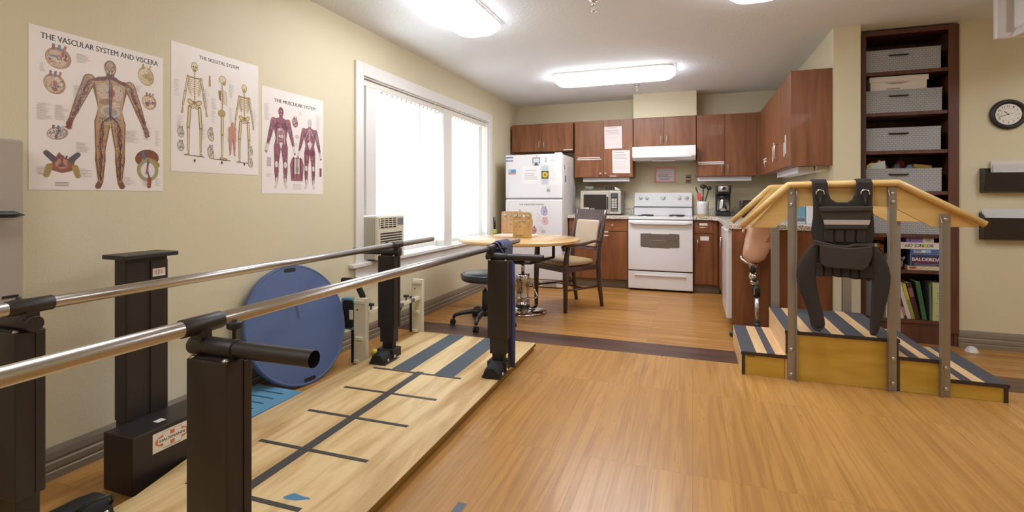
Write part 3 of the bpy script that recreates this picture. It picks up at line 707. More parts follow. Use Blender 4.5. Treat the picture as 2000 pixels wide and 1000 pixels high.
def post(side, near):
    x0, x1 = FX[side]; y0 = .90 if near else 2.905; y1 = y0 + .075; sg = 1 if near else -1
    c = MB().box((x0, y0, .262), (x1, y1, .748)); p = pbuild(c, 'post', blk, bevel=.004)
    # side seam plate and the two lower telescoping stages
    pbuild(MB().box((x1-.002, y0+.048, .265), (x1+.003, y1-.006, .74)), 'seam_plate', blk, p, bevel=.001)
    pbuild(MB().box((x0+.012, y0+.008, .165), (x1-.012, y1-.008, .262)), 'middle_stage', blk, p, bevel=.003)
    pbuild(MB().box((x0+.026, y0+.016, .052), (x1-.026, y1-.014, .165)), 'lower_stage', blk, p, bevel=.003)
    for bx, by in ((x0+.012, y0+.008), (x1-.012, y0+.008), (x0+.012, y1-.008), (x1-.012, y1-.008)):
        pbuild(MB().lathe((bx, by, .748), [(.008, 0), (.008, .004), (.005, .007), (.001, .008)], 10), 'bolt', zinc, p)
    # hinged foot with a domed cover
    xa, xb = (x0+.008, x1-.008) if not (near and side == 'L') else (x0-.03, x1-.03); ya = y0 - .105 if sg < 0 else y1 - .04; yb = y0 + .04 if sg < 0 else y1 + (.165 if side == 'R' else .21)
    f = pbuild(MB().box((xa-.004, ya, .0502), (xb+.004, yb, .066)).box((xa-.006, min(y0, y1)-.012, .066), (xb+.006, y1+.012, .125)), 'foot', blk, bevel=.003)
    cx = (xa+xb)/2; rr = (xb-xa)/2; P = []
    rings = []
    for (y, k, zz) in (((ya-.004, .90, .060), (ya+.012, .97, .072), (ya+.06, 1.0, .080), (y0-.010, 1.0, .082)) if sg < 0 else ((y1+.010, 1.0, .082), (yb-.06, 1.0, .080), (yb-.012, .97, .072), (yb+.004, .90, .060))):
        rings.append([V((cx + rr*k*cos(pi*j/10), y, .052 + zz*sin(pi*j/10)**.8)) for j in range(11)])
    pbuild(MB().rings(rings), 'foot_cover', rub, f, bevel=.004)
    for yy in ((ya+.03, ya+.11) if sg < 0 else (yb-.03, yb-.11)):
        pbuild(MB().lathe((xb+.004, yy, .078), [(.009, 0), (.009, .005), (.004, .009)], 10, 'X'), 'foot_bolt', zinc, f)
    # bracket that carries the rail, with its sideways tube for setting the width
    yc = (y0+y1)/2; bx = BX[side]; dr = 1 if side == 'R' else -1
    br = pbuild(MB().tube([(bx - dr*.025, yc, .770), (bx + dr*.115, yc, .770)], .0235, 20).box((bx-.018, yc-.016, .772), (bx+.018, yc+.016, ZB)), 'rail_bracket', blk, bevel=.002)
    pbuild(MB().tube([(bx, yc-.055, ZB), (bx, yc+.055, ZB)], .0225, 20), 'sleeve', blk, br, bevel=.002)
    pbuild(MB().box((x0+.01, yc-.03, .747), (x1-.01, yc+.03, .752)), 'bracket_plate', blk, br, bevel=.001)
    e = bx + dr*.345
    hole = MB(); pts = [(bx + dr*.10, yc, .770), (e, yc, .770)]
    hole.tube(pts, .0198, 20, cap=False); hole.tube([pts[1], pts[0]], .0168, 20, cap=False)
    pbuild(hole, 'width_tube', blk, br)
    kx = bx + dr*.088
    pbuild(MB().cyl((kx, yc+.018, .785), (kx, yc+.018, .815), .005, seg=10).lathe((kx, yc+.018, .812), [(.010, 0), (.018, .004), (.018, .018), (.007, .020), (.006, .026)], 12), 'clamp_knob', [blkp], br, bevel=.001)
for sd in 'LR':
    for nr in (True, False): post(sd, nr)
for sd, y0 in (('L', 3.445), ('R', 3.50)):
    r = pbuild(MB().tube([(BX[sd], .30, ZB), (BX[sd], y0, ZB)], .019, 28), 'handrail', steel)
    pbuild(MB().tube([(BX[sd], y0-.001, ZB), (BX[sd], y0+.006, ZB)], .0188, 20), 'end_cap', mat('grey_cap', '#77706a', .5), r)
b = MB(); b.tube([(-1.135, .99, .765), (-1.165, 1.0, .73), (-1.185, 1.01, .68), (-1.175, 1.01, .63), (-1.145, .99, .60)], .005, 8); b.tube([(-1.13, 1.0, .765), (-1.17, 1.015, .72), (-1.195, 1.02, .66), (-1.18, 1.02, .61), (-1.15, .99, .585)], .005, 8)
pbuild(b, 'cable', blkp)
b = MB(); b.tube([(-1.875, 1.06, .10), (-1.845, 1.115, .135), (-1.835, 1.17, .130), (-1.85, 1.19, .10), (-1.87, 1.17, .065), (-1.90, 1.12, .055)], .006, 10); pbuild(b, 'cable', blkp)
# ================================================================ lifting column with its base box
t = thing('lifting_column', 'tall black steel column with a flat top plate on a black base box against the left wall', 'lifting column', (-2.12, 1.46, 0))
base = part('base_box', (-2.165, 1.291, .001), (-1.998, 1.640, .224), blk, t, .004)
cl = part('column', (-2.235, 1.374, .224), (-2.165, 1.545, .886), blk, t, .003)
part('wall_foot', (-2.235, 1.38, .001), (-2.166, 1.54, .224), blk, t, .002)
part('face_plate', (-2.1655, 1.376, .225), (-2.160, 1.440, .872), blk, t, .001)
part('face_plate', (-2.1655, 1.470, .225), (-2.160, 1.543, .872), blk, t, .001)
part('top_plate', (-2.265, 1.345, .888), (-2.130, 1.570, .906), blk, t, .003)
part('bearing', (-2.215, 1.40, .872), (-2.172, 1.53, .889), dark, t, .003)
def haus(D, w, h):
    D.ellipse(w/2, h*.5, w*.45, h*.36, '#dd7a38')
    for x_, y_, w_, h_ in ((.255, .10, .19, .80), (.555, .10, .19, .80), (.13, .35, .74, .32)): D.rect(w*x_ - .001, h*y_ - .001, w*w_ + .002, h*h_ + .002, '#4d3a30')
    D.rect(w*.255, h*.10, w*.19, h*.80, '#e9e4dd'); D.rect(w*.555, h*.10, w*.19, h*.80, '#e9e4dd'); D.rect(w*.13, h*.35, w*.74, h*.32, '#e9e4dd')
    D.text('HAUSMANN', w*.17, h*.43, w*.66, h*.145, '#2a2320')
    D.lines(w*.30, h*.06, w*.4, 1, .01, h*.03, '#8a7f78', .1)
sheet_obj('nameplate', (-1.9978, 1.367, .128), (0, 1, 0), (0, 0, 1), .158, .077, '#e9e4dd', lambda D: haus(D, .158, .077), .0002, 'paper_print', base)
def haus2(D):
    D.ellipse(.026, .017, .018, .010, '#b3605a'); D.rect(.017, .008, .006, .018, '#e6e0da'); D.rect(.029, .008, .006, .018, '#e6e0da'); D.rect(.008, .0145, .036, .005, '#e6e0da'); D.text('HAUSMANN', .011, .0155, .030, .003, '#5a2a28')
sheet_obj('nameplate', (-2.1598, 1.478, .803), (0, 1, 0), (0, 0, 1), .054, .034, '#e6e0da', haus2, .0002, 'paper_print', cl)
sheet_obj('sticker', (-2.075, 1.42, .2242), (1, 0, 0), (0, 1, 0), .03, .035, '#e3e0da', None, .0001, 'paper_print', base)
# ================================================================ round blue board leaning on the wall
yaw, tilt, Rd = R(6), R(15), .370
hz = V((sin(yaw), cos(yaw), 0)); ou = V((cos(yaw), -sin(yaw), 0)); up = V((0, 0, cos(tilt))) - ou*sin(tilt); nn = hz.cross(up).normalized()
if nn.x < 0: nn = -nn
cc = V((-2.418 + Rd*sin(tilt) + .035, 2.462, Rd*cos(tilt) + .001))
t = thing('balance_board', 'round blue plastic balance board leaning against the left wall', 'balance board', (cc.x, cc.y, 0))
blue = mat('blue_board', '#4f618a', .5, bump=.12, bscale=160); 
def ringd(r, d, seg=64): return [cc + hz*(r*cos(2*pi*i/seg)) + up*(r*sin(2*pi*i/seg)) + nn*d for i in range(seg)]
MB().rings([ringd(Rd-.012, -.035), ringd(Rd, -.030), ringd(Rd, -.006), ringd(Rd-.006, 0), ringd(Rd-.012, .0), ringd(Rd-.016, -.002), ringd(.01, -.002)], smooth=False).build('disc', blue, t)
b = MB().lathe((0, 0, 0), [(.12, 0), (.11, -.02), (.05, -.045), (.01, -.05)], 32)
rot = M((hz, up, nn)).transposed().to_4x4(); b.bm.transform(M.Translation(cc - nn*.033) @ rot); b.build('dome', blkp, t)
for s in (-1, 1):
    b = MB().rbox((0, 0), .042, .011, .0105, -.003, .0008); b.bm.transform(M.Translation(cc + up*(s*(Rd-.032))) @ rot); b.build('hand_slot', dark, t)
b = MB()
for i in range(7): b.box((-.008, .03 + i*.016, -.0018), (.008, .041 + i*.016, -.0002))
b.bm.transform(M.Translation(cc) @ rot); b.build('embossed_mark', mat('blue_mark', '#3d5079', .5), t)
# ================================================================ pale blue slotted pad on the floor
t = thing('foam_pad', 'pale blue slotted mat lying on the floor between the blue disc and the platform', 'mat', (-2.2, 1.98, 0), R(1.2))
b = MB(); pad = mat('pad_blue', '#5f93b4', .55, bump=.1, bscale=200)
xs = [-2.385, -2.058]; ys = [1.70, 2.235]; n = 7; sl = .014
yy = [ys[0]]; 
for i in range(n): a = ys[0] + .055 + i*.068; yy += [a, a + sl]
yy.append(ys[1])
for i in range(0, len(yy), 2): b.box((xs[0]+.05, yy[i], .004), (xs[1]-.075, yy[i+1], .052))
b.box((xs[0], ys[0], .004), (xs[0]+.05, ys[1], .052)).box((xs[1]-.075, ys[0], .004), (xs[1], ys[1], .052)).box((xs[0]+.01, ys[0]+.01, .001), (xs[1]-.01, ys[1]-.01, .01))
b.build('pad', pad, t, bevel=.0015)
b = MB()
for i in range(n): b.box((xs[0]+.05, yy[1+2*i]+.0005, .0105), (xs[1]-.0755, yy[2+2*i]-.0005, .046))
b.build('slots', mat('slot_grey', '#4f5f66', .8), t)
# ================================================================ cream two-post exercise frame behind the bars
t = thing('exercise_frame', 'cream two-post exercise frame with a blue edged pad, behind the far left bar post', 'exercise frame', (-2.17, 3.27, 0))
for (x0, y) in ((-2.193, 2.86), (-2.238, 3.69)):
    p = part('post', (x0, y, .001), (x0+.10, y+.035, .45), cream, t, .005)
    part('top_cap', (x0+.008, y-.012, .412), (x0+.092, y+.0, .438), cream, p, .004)
    part('hook', (x0+.022, y-.02, .165), (x0+.078, y+.0, .190), cream, p, .005)
    part('foot_clip', (x0+.01, y-.016, .004), (x0+.05, y+.0, .03), cream, p, .004)
    b = MB().lathe((x0+.03, y-.002, .37), [(.006, 0), (.006, .003)], 10, 'Y'); b.build('hole', dark, p)
    part('rear_leg', (x0-.030, y+.01, .001), (x0-.003, y+.03, .30), blkp, t, .002)
for y0, y1, z in ((2.896, 3.20, .335), (3.40, 3.70, .30)):
    x = -2.15 - (y0-2.9)*.05
    br = part('side_bar', (x-.02, y0, z-.018), (x+.02, y1, z+.010), cream, t, .003)
    part('grey_sleeve', (x-.022, y1-.16 if y0 > 3 else y0+.03, z-.020), (x+.022, y1-.10 if y0 > 3 else y0+.05, z+.012), mat('grey_plastic', '#6d6a66', .5), br, .002)
    kn = MB().cyl((x, y0+.10, z+.01), (x, y0+.10, z+.035), .006, seg=8).lathe((x, y0+.10, z+.034), [(.010, 0), (.026, .004), (.026, .018), (.010, .022)], 6); kn.build('knob', blkp, br)
part('brace', (-2.2, 3.20, .285), (-2.13, 3.40, .315), mat('grey_plastic', '#6d6a66', .5), t, .003)
b = MB().tube([(-2.15, 3.40, .30), (-2.16, 3.30, .15), (-2.17, 3.25, .004)], .010, 8); b.build('strut', blkp, t)
pc = (-2.245, 2.885)
b = MB().rbox((0, 0), .055, .11, .02, -.02, .02); b.bm.transform(M.Translation((pc[0], pc[1], .335)) @ M.Rotation(R(90), 4, 'X') @ M.Rotation(0, 4, 'Z')); p = b.build('pad', mat('pad_edge_blue', '#6fa5c0', .5), t, bevel=.004)
b = MB().rbox((0, 0), .042, .095, .02, -.004, .006); b.bm.transform(M.Translation((pc[0]+.006, pc[1]-.022, .335)) @ M.Rotation(R(90), 4, 'X')); b.build('pad_backing', rub, p)
part('pad_plate', (pc[0]+.02, pc[1]-.034, .30), (pc[0]+.05, pc[1]-.026, .365), cream, p, .003)
for pts in ([(-2.15, 2.90, .40), (-2.15, 2.90, .46), (-2.18, 2.89, .53), (-2.24, 2.88, .565), (-2.30, 2.88, .56)], [(-2.15, 3.32, .31), (-2.15, 3.33, .42), (-2.17, 3.33, .49), (-2.22, 3.33, .53)]):
    MB().tube(pts, .021, 12).build('curved_handle', rub, t)
b = MB().ell((-2.135, 3.02, .030), (.03, .03, .03), 14, 8)
tag(b.build('ball', mat('yellow_rubber', '#c9b52e', .5)), 'small yellow ball on the floor behind the far left bar post', 'ball')
# ================================================================ kitchen
nick = mat('satin_nickel', '#cfc6b8', .3, .9)
stripw = mat('label_strip', '#e9e6e2', .5)
def bow(parent, x, y, z0, z1, out=.028, r=.005):
    zc = (z0+z1)/2
    MB().tube([(x, y, z0), (x, y-out*.8, z0+.012), (x, y-out, zc-.02), (x, y-out*.9, zc), (x, y-out, zc+.02), (x, y-out*.8, z1-.012), (x, y, z1)], r, 8).lathe((x, y, z0+.006), [(.009, 0), (.009, -.004)], 10, 'Y').lathe((x, y, z1-.006), [(.009, 0), (.009, -.004)], 10, 'Y').build('handle', nick, parent)
def knob(parent, x, y, z):
    MB().lathe((x, y, z), [(.006, 0), (.006, -.014), (.014, -.018), (.015, -.026), (.008, -.030)], 14, 'Y').build('knob', nick, parent)
YU = 6.65      # face of the upper doors
def upper(name, label, x0, x1, z0, z1, split, handles, loc=None):
    t = thing(name, label, 'cabinet', ((x0+x1)/2, (YU+YB)/2, z0), 0, 'wall cabinets')
    part('carcass', (x0, YU+.020, z0), (x1, YB-.001, z1), cherry, t, .001)
    out = []
    for a, c, hs in ((x0, split, 1), (split, x1, -1)):
        d = part('door', (a+.002, YU, z0+.003), (c-.002, YU+.019, z1-.003), cherry, t, .002)
        hx = c - .035 if hs > 0 else a + .035
        if handles == 'bow': bow(d, hx, YU, z0+.045, z0+.145)
        elif handles == 'knob': knob(d, hx, YU, z0+.05)
        out.append(d)
    return t, out
t, ds = upper('wall_cabinet', 'short two-door cherry wall cabinet above the refrigerator', -2.406, -1.528, 1.775, 2.165, -1.967, 'bow')
part('label_strip', (-1.66, YU-.001, 1.786), (-1.532, YU, 1.798), stripw, ds[1], 0)
t, ds = upper('wall_cabinet', 'tall two-door cherry wall cabinet with taped notices above the microwave', -1.506, -.733, 1.408, 2.168, -1.118, 'knob')
part('label_strip', (-1.46, YU-.001, 1.668), (-1.16, YU, 1.680), stripw, ds[0], 0); part('label_strip', (-1.47, YU-.001, 1.645), (-1.145, YU, 1.656), stripw, ds[0], 0)
part('label_strip', (-1.03, YU-.001, 1.418), (-.945, YU, 1.428), stripw, ds[1], 0)
t, ds = upper('wall_cabinet', 'short two-door cherry wall cabinet above the white range hood', -.727, .040, 1.785, 2.166, -.345, 'bow')
t, ds = upper('wall_cabinet', 'tall two-door cherry wall cabinet above the utensil crock and coffee maker', .046, .726, 1.402, 2.168, .372, 'bow')
part('label_strip', (.06, YU-.001, 1.572), (.362, YU, 1.584), stripw, ds[0], 0); part('label_strip', (.065, YU-.001, 1.552), (.362, YU, 1.562), stripw, ds[0], 0)
# right-hand run, doors facing left
XU = .750
t = thing('wall_cabinet', 'long cherry wall cabinet on the right kitchen wall with a plain end panel', 'cabinet', (.90, 5.62, 1.402), 0, 'wall cabinets')
part('carcass', (XU+.026, 4.622, 1.402), (XK-.001, YU+.019, 2.168), cherry, t, .001)
part('end_panel', (XU, 4.600, 1.396), (XK-.001, 4.620, 2.172), cherry, t, .002)
part('filler', (.727, YU+.003, 1.402), (XU+.025, YU+.02, 2.168), cherry, t, .001)
for y0, y1 in ((4.66, 5.31), (5.315, 5.965), (5.97, 6.60)):
    d = part('door', (XU+.006, y0, 1.406), (XU+.025, y1, 2.165), cherry, t, .002)
    if y0 < 5.9:
        yy = y0+.04 if y0 > 5 else y1-.04
        MB().tube([(XU+.006, yy, 1.50), (XU-.022, yy, 1.51), (XU-.025, yy, 1.57), (XU-.022, yy, 1.63), (XU+.006, yy, 1.64)], .005, 8).build('handle', nick, d)
        b = MB(); b.box((XU+.004, y0+.20, 1.52), (XU+.006, y0+.235, 1.68)).box((XU+.004, y0+.27, 1.50), (XU+.006, y0+.30, 1.62)); b.build('label_strip', stripw, d)
    else:
        b = MB(); b.box((XU+.004, y0+.1, 1.56), (XU+.006, y0+.32, 1.575)).box((XU+.004, y0+.1, 1.53), (XU+.006, y0+.32, 1.545)); b.build('label_strip', stripw, d)
        b = MB().tube([(XU+.006, y0+.07, 1.47), (XU-.012, y0+.07, 1.48), (XU-.016, y0+.07, 1.51), (XU-.012, y0+.07, 1.54), (XU+.006, y0+.07, 1.55)], .005, 8); b.build('handle', nick, d)
# slim lights under the uppers
uw = mat('fixture_white', '#dcdce2', .4)
for lab, a, c in (('slim white under-cabinet light above the microwave', (-1.40, 6.70, 1.352), (-.785, 6.80, 1.4075)), ('slim white under-cabinet light above the coffee maker', (.056, 6.70, 1.346), (.672, 6.80, 1.4015)), ('slim white under-cabinet light under the right wall cabinet', (.83, 4.76, 1.346), (.95, 5.86, 1.4015))):
    tag(MB().box(a, c).build('under_cabinet_light', uw, bevel=.004), lab, 'light', 'under-cabinet lights')
t = thing('paper_pad', 'cream pad of papers fixed under the right wall cabinet, beside the light', 'papers', (.99, 5.0, 1.40))
part('pad', (.96, 4.72, 1.36), (1.043, 5.1, 1.4015), mat('cream_paper', '#e4dccb', .6), t, .002)
# range hood
t = thing('range_hood', 'white range hood under the short cabinet, above the stove', 'range hood', (-.343, 6.72, 1.60))
x0, x1 = -.722, .036
P = [(x0, 6.50, 1.783), (x0, YB-.002, 1.783), (x0, YB-.002, 1.625), (x0, 6.56, 1.608), (x0, 6.475, 1.655)]
MB().prism(P, (x1-x0, 0, 0)).build('canopy', appl, t, bevel=.005)
part('lip', (x0+.01, 6.472, 1.640), (x1-.05, 6.50, 1.662), appl, t, .004)
MB().box((x0+.03, 6.60, 1.604), (x1-.03, YB-.03, 1.618)).build('filter', mat('hood_grey', '#a9aaae', .4, .5), t)
part('lamp_cover', (-.48, 6.53, 1.598), (-.21, 6.60, 1.612), mat('hood_lamp', '#d8d6d0', .3), t, .004)
d = Draw((-.50, 6.4995, 1.70), (1, 0, 0), (0, -.15, 1)); d.ring(.14, .038, .13, .026, .006, '#b9b6b2', 32); d.rect(.36, .032, .012, .012, '#9a9896'); d.rect(.385, .032, .012, .012, '#9a9896'); d.rect(.41, .032, .012, .012, '#9a9896'); d.rect(.435, .032, .012, .012, '#9a9896')
d.build('switch_panel', print_, t)
# refrigerator
fx0, fx1, fy = -2.281, -1.526, 6.052
fr = thing('refrigerator', 'white top-freezer refrigerator covered with papers and magnets in the back corner', 'refrigerator', ((fx0+fx1)/2, 6.43, 0))
part('cabinet', (fx0+.005, fy+.055, .02), (fx1, 6.80, 1.682), appl2, fr, .006)
fz = part('freezer_door', (fx0, fy, 1.130), (fx1, fy+.05, 1.688), appl, fr, .012)
lo = part('fridge_door', (fx0, fy, .105), (fx1, fy+.05, 1.115), appl, fr, .012)
part('door_gap', (fx0+.01, fy+.012, 1.108), (fx1-.01, fy+.05, 1.137), mat('gasket', '#8b8a8a', .6), fr, 0)
b = MB(); b.box((fx0+.012, fy-.018, 1.16), (fx0+.045, fy+.002, 1.45)); b.build('door_grip', appl, fz, bevel=.008)
b = MB(); b.box((fx0+.012, fy-.018, .70), (fx0+.045, fy+.002, 1.08)); b.build('door_grip', appl, lo, bevel=.008)
part('hinge_cover', (fx1-.10, fy+.005, 1.688), (fx1-.01, fy+.075, 1.703), appl, fr, .005)
g = part('base_grille', (fx0+.02, fy+.012, .015), (fx1-.008, fy+.05, .098), appl2, fr, .004)
b = MB()
for i in range(4):
    for j in range(3): b.box((fx0+.06 + .22*j, fy+.010, .028 + .016*i), (fx0+.24 + .22*j, fy+.0135, .035 + .016*i))
b.build('grille_slots', mat('slot_dark', '#6b6760', .7), g)
FP = '#e6e4e2'
def note(name, x, z, w, h, fn, label, cat, col=FP, y=fy-.0015, grp=None, m='paper_print'):
    o = sheet_obj(name, (x, y, z), (1, 0, 0), (0, 0, 1), w, h, col, fn, .0008, m)
    return tag(o, label, cat, grp)
def digest(D):
    D.text('THE DIGESTIVE SYSTEM', .075, .622, .33, .020, '#4a4246')
    organ(D, .09, .53, .022, .03, ['#a994a8', '#cbbccb', '#8a7590', '#b5a2b5'], 2); organ(D, .41, .545, .045, .055, ['#9a8fb0', '#c4bcd2', '#857a9e', '#b9a9bf'], 3); organ(D, .42, .42, .045, .045, ['#c9a2aa', '#e0c8cc', '#b98690', '#d6b5ba'], 4)
    D.limb((.25, .43), .012, (.25, .35), .012, '#c2848e'); organ(D, .25, .30, .065, .05, ['#b06a78', '#cf98a0', '#9a5868', '#d8b0b4'], 5); D.ring(.25, .18, .08, .065, .018, '#c98a94'); organ(D, .25, .18, .045, .038, ['#d4a4aa', '#e2c2c6', '#c28a94', '#dcb8bc'], 6)
    organ(D, .09, .16, .04, .04, ['#c99aa2', '#e0c8cc', '#b98690', '#d6b5ba'], 7); organ(D, .41, .17, .04, .035, ['#c99aa2', '#e0c8cc', '#b98690', '#d6b5ba'], 8); organ(D, .40, .29, .03, .02, ['#b9a9a0', '#dcd2cc', '#a08f86', '#cfc2ba'], 9)
    D.k += 1
    for x, y, n, s in ((.03, .46, 14, 1), (.15, .56, 10, 2), (.31, .52, 12, 3), (.34, .36, 8, 4), (.03, .28, 9, 5), (.15, .08, 5, 6)): D.lines(x, y, .06, n, .009, .002, '#c2bcba', .5, s)
note('anatomy_poster', -2.17, .42, .49, .675, digest, 'digestive system anatomy poster taped on the lower refrigerator door', 'poster', '#dfdbda', m='poster_print')
note('paper_notice', -2.05, 1.315, .235, .225, lambda D: (D.k, D.lines(.045, .165, .15, 1, .01, .006, '#8f8b89', .3, 1), D.lines(.03, .13, .18, 4, .024, .005, '#9a9694', .3, 2)), 'blank white notice with a few typed lines, in the middle of the freezer door', 'notice', '#e4e2e1')
note('paper_list', -1.70, 1.30, .125, .265, lambda D: D.lines(.01, .245, .105, 11, .019, .003, '#b5b1af', .4, 5), 'narrow white list paper at the right edge of the freezer door', 'paper', '#e2e0de')
def sunfl(D):
    D.rect(0, .155, .095, .075, '#b9c3cc'); D.rect(0, .07, .095, .10, '#4b5a36'); D.rect(0, 0, .095, .07, '#c5cad0')
    for i in range(12): D.ellipse(.047+.024*cos(i*.5236), .122+.024*sin(i*.5236), .014, .007, '#dcbc36', i*.5236)
    D.ellipse(.047, .122, .017, .017, '#7d6a24'); D.lines(.01, .05, .07, 4, .012, .003, '#9aa0a6', .4, 3)
note('bookmark', -1.795, 1.305, .095, .245, sunfl, 'tall bookmark with a yellow sunflower on the freezer door', 'bookmark', '#cdd3d8')
note('photo_card', -1.735, 1.185, .065, .11, lambda D: (D.rect(.012, .03, .03, .03, '#7a8078'), D.rect(.035, .025, .02, .035, '#a9b08a'), D.rect(.01, .07, .04, .01, '#b9b9bd')), 'small photo card low on the freezer door', 'photo', '#d6d6d6')
note('magnet', -1.755, 1.575, .036, .085, lambda D: (D.ellipse(.018, .055, .012, .022, '#b5c2c6'), D.rect(.010, .015, .016, .016, '#8a979c')), 'pale slim magnet directly above the sunflower bookmark', 'magnet', '#cfd6d8', grp='fridge magnets')
def mon(D): D.rect(.004, .03, .097, .07, '#3f4650'); D.rect(.012, .038, .081, .054, '#ccd3da'); D.rect(.02, .06, .06, .006, '#b3bac2'); D.rect(.035, .012, .035, .018, '#4a4f55'); D.rect(.02, 0, .065, .012, '#3a3d40')
note('magnet', -1.915, 1.545, .105, .105, mon, 'computer monitor shaped magnet near the top of the freezer door', 'magnet', '#c9cdd1', grp='fridge magnets')
note('magnet', -1.87, 1.657, .022, .022, lambda D: D.ellipse(.011, .011, .007, .007, '#a99a4a'), 'tiny gold magnet above the monitor shaped one', 'magnet', '#d5cf9f', grp='fridge magnets')
note('magnet', -2.272, 1.645, .10, .020, lambda D: D.rect(.005, .004, .09, .012, '#5a6f9c'), 'upper blue strip magnet in the top left corner of the freezer door', 'magnet', '#8f9ebd', grp='fridge magnets')
note('magnet', -2.272, 1.602, .10, .020, lambda D: (D.rect(.004, .004, .03, .012, '#4d6c9c'), D.rect(.04, .004, .025, .012, '#6f8fb5'), D.rect(.07, .004, .02, .012, '#a8545a')), 'lower blue and red strip magnet in the top left corner of the freezer door', 'magnet', '#8f9ebd', grp='fridge magnets')
note('magnet', -2.235, 1.435, .10, .065, lambda D: (D.rect(0, 0, .10, .022, '#cf8a70'), D.rect(.03, .022, .07, .043, '#5f8fbd'), D.ellipse(.02, .045, .014, .014, '#aebcc6')), 'orange and blue picture magnet at the left of the freezer door', 'magnet', '#7f9fc0', grp='fridge magnets')
note('paper_header', -1.69, 1.585, .10, .04, lambda D: D.lines(.01, .026, .08, 2, .012, .004, '#8f8a88', .3, 2), 'small printed header slip at the top right of the freezer door', 'paper', '#e2e0de')
def side(name, y, z, w, h, col, fn, label, cat, grp=None):
    return tag(sheet_obj(name, (fx1+.0015, y, z), (0, 1, 0), (0, 0, 1), w, h, col, fn, .0008), label, cat, grp)
side('paper_sheet', 6.30, 1.28, .21, .33, '#d6d1ca', lambda D: D.lines(.02, .29, .17, 12, .022, .004, '#b3ada6', .4, 8), 'white sheet on the side of the refrigerator', 'paper')
side('magnet', 6.20, 1.335, .055, .085, '#3f4a8c', lambda D: D.rect(.015, .05, .02, .03, '#8a6aa0'), 'dark blue magnet on the side of the refrigerator', 'magnet', 'fridge magnets')
side('magnet', 6.16, 1.50, .03, .05, '#6a6660', None, 'small grey magnet on the side of the refrigerator', 'magnet', 'fridge magnets')
# stove
sx0, sx1, sy = -.752, .006, 6.29
st = thing('stove', 'white electric range with a glass oven window between the base cabinets', 'stove', ((sx0+sx1)/2, 6.6, 0))
part('body', (sx0+.004, sy+.045, .03), (sx1-.004, YB-.03, .874), appl2, st, .003)
part('toe_base', (sx0+.02, sy+.05, .001), (sx1-.02, YB-.06, .03), dark, st, 0)
part('cooktop', (sx0, sy+.012, .874), (sx1, YB-.03, .905), appl, st, .006)
dr = MB().box((sx0+.003, sy+.004, .025), (sx1-.003, sy+.045, .238)).build('storage_drawer', appl, st, bevel=.006)
b = MB(); b.prism([(sx0+.08, sy+.004, .175), (sx0+.08, sy-.012, .188), (sx0+.08, sy-.010, .205), (sx0+.08, sy+.004, .200)], (sx1-sx0-.16, 0, 0)); b.build('drawer_pull', appl, dr, bevel=.003)
od = MB().box((sx0+.003, sy, .252), (sx1-.003, sy+.045, .862)).build('oven_door', appl, st, bevel=.008)
b = MB(); P = [(sx0+.02, .825), (sx0+.10, .812), (sx1-.10, .812), (sx1-.02, .825), (sx1-.02, .850), (sx0+.02, .850)]
b.prism([(x, sy-.035, z) for x, z in P], (0, .036, 0)); b.build('oven_handle', appl, od, bevel=.008)
oven = mat('oven_glass', '#6d615b', .18, coat=.3)
b = MB(); b.prism([(sx0+.15, sy-.002, .545), (sx0+.165, sy-.002, .535), (sx0+.24, sy-.002, .535), (sx0+.25, sy-.002, .528), (sx1-.27, sy-.002, .528), (sx1-.26, sy-.002, .535), (sx1-.17, sy-.002, .535), (sx1-.155, sy-.002, .545), (sx1-.155, sy-.002, .70), (sx1-.27, sy-.002, .705), (sx1-.28, sy-.002, .698), (sx0+.28, sy-.002, .698), (sx0+.27, sy-.002, .705), (sx0+.15, sy-.002, .70)], (0, .003, 0)); b.build('oven_window', oven, od)
MB().tube([(sx0+.16, sy-.003, .62), (sx1-.165, sy-.003, .62)], .002, 6).build('rack_wire', mat('rack_wire', '#b9b2aa', .3, .8), od)
part('door_shadow_gap', (sx0+.006, sy+.02, .240), (sx1-.006, sy+.046, .250), dark, st, 0)
bg_ = MB(); bg_.prism([(sx0+.012, YB-.105, .905), (sx0+.012, YB-.03, .905), (sx0+.012, YB-.03, 1.200), (sx0+.012, YB-.065, 1.205), (sx0+.012, YB-.09, 1.02), (sx0+.012, YB-.09, 1.0)], (sx1-sx0-.024, 0, 0)); bgo = bg_.build('backguard', appl, st, bevel=.005)
part('trim_line', (sx0+.014, YB-.099, 1.013), (sx1-.014, YB-.085, 1.020), dark, bgo, 0)
for x, r in ((-.655, .021), (-.575, .021), (-.37, .026), (-.165, .021), (-.075, .021)):
    yk = YB-.075; MB().lathe((x, yk, 1.14), [(r+.006, .0), (r+.006, -.004), (r, -.006), (r*.9, -.022), (r*.5, -.024)], 18, 'Y').box((x-.004, yk-.031, 1.14-r*.85), (x+.004, yk-.022, 1.14+r*.85)).build('control_knob', mat('knob_white', '#dcdbd7', .3), bgo)
for x in (-.50, -.225): MB().lathe((x, YB-.078, 1.145), [(.004, 0), (.004, -.002)], 8, 'Y').build('indicator', mat('ind_grey', '#8f8f8f', .4), bgo)
coil = mat('burner_coil', '#35322f', .6)
for x, y, r in ((-.56, 6.52, .098), (-.19, 6.52, .075), (-.56, 6.76, .075), (-.19, 6.76, .098)):
    pan = MB().lathe((x, y, .9055), [(r+.022, 0), (r+.022, .003), (r+.008, .002), (.02, .001)], 28).build('drip_pan', chrome, st)
    b = MB()
    for k in range(4):
        q = r*(1 - k*.23); b.tube([(x + q*cos(2*pi*i/24), y + q*sin(2*pi*i/24), .914) for i in range(24)], .0045, 6, closed=True)
    b.build('coil', coil, pan)
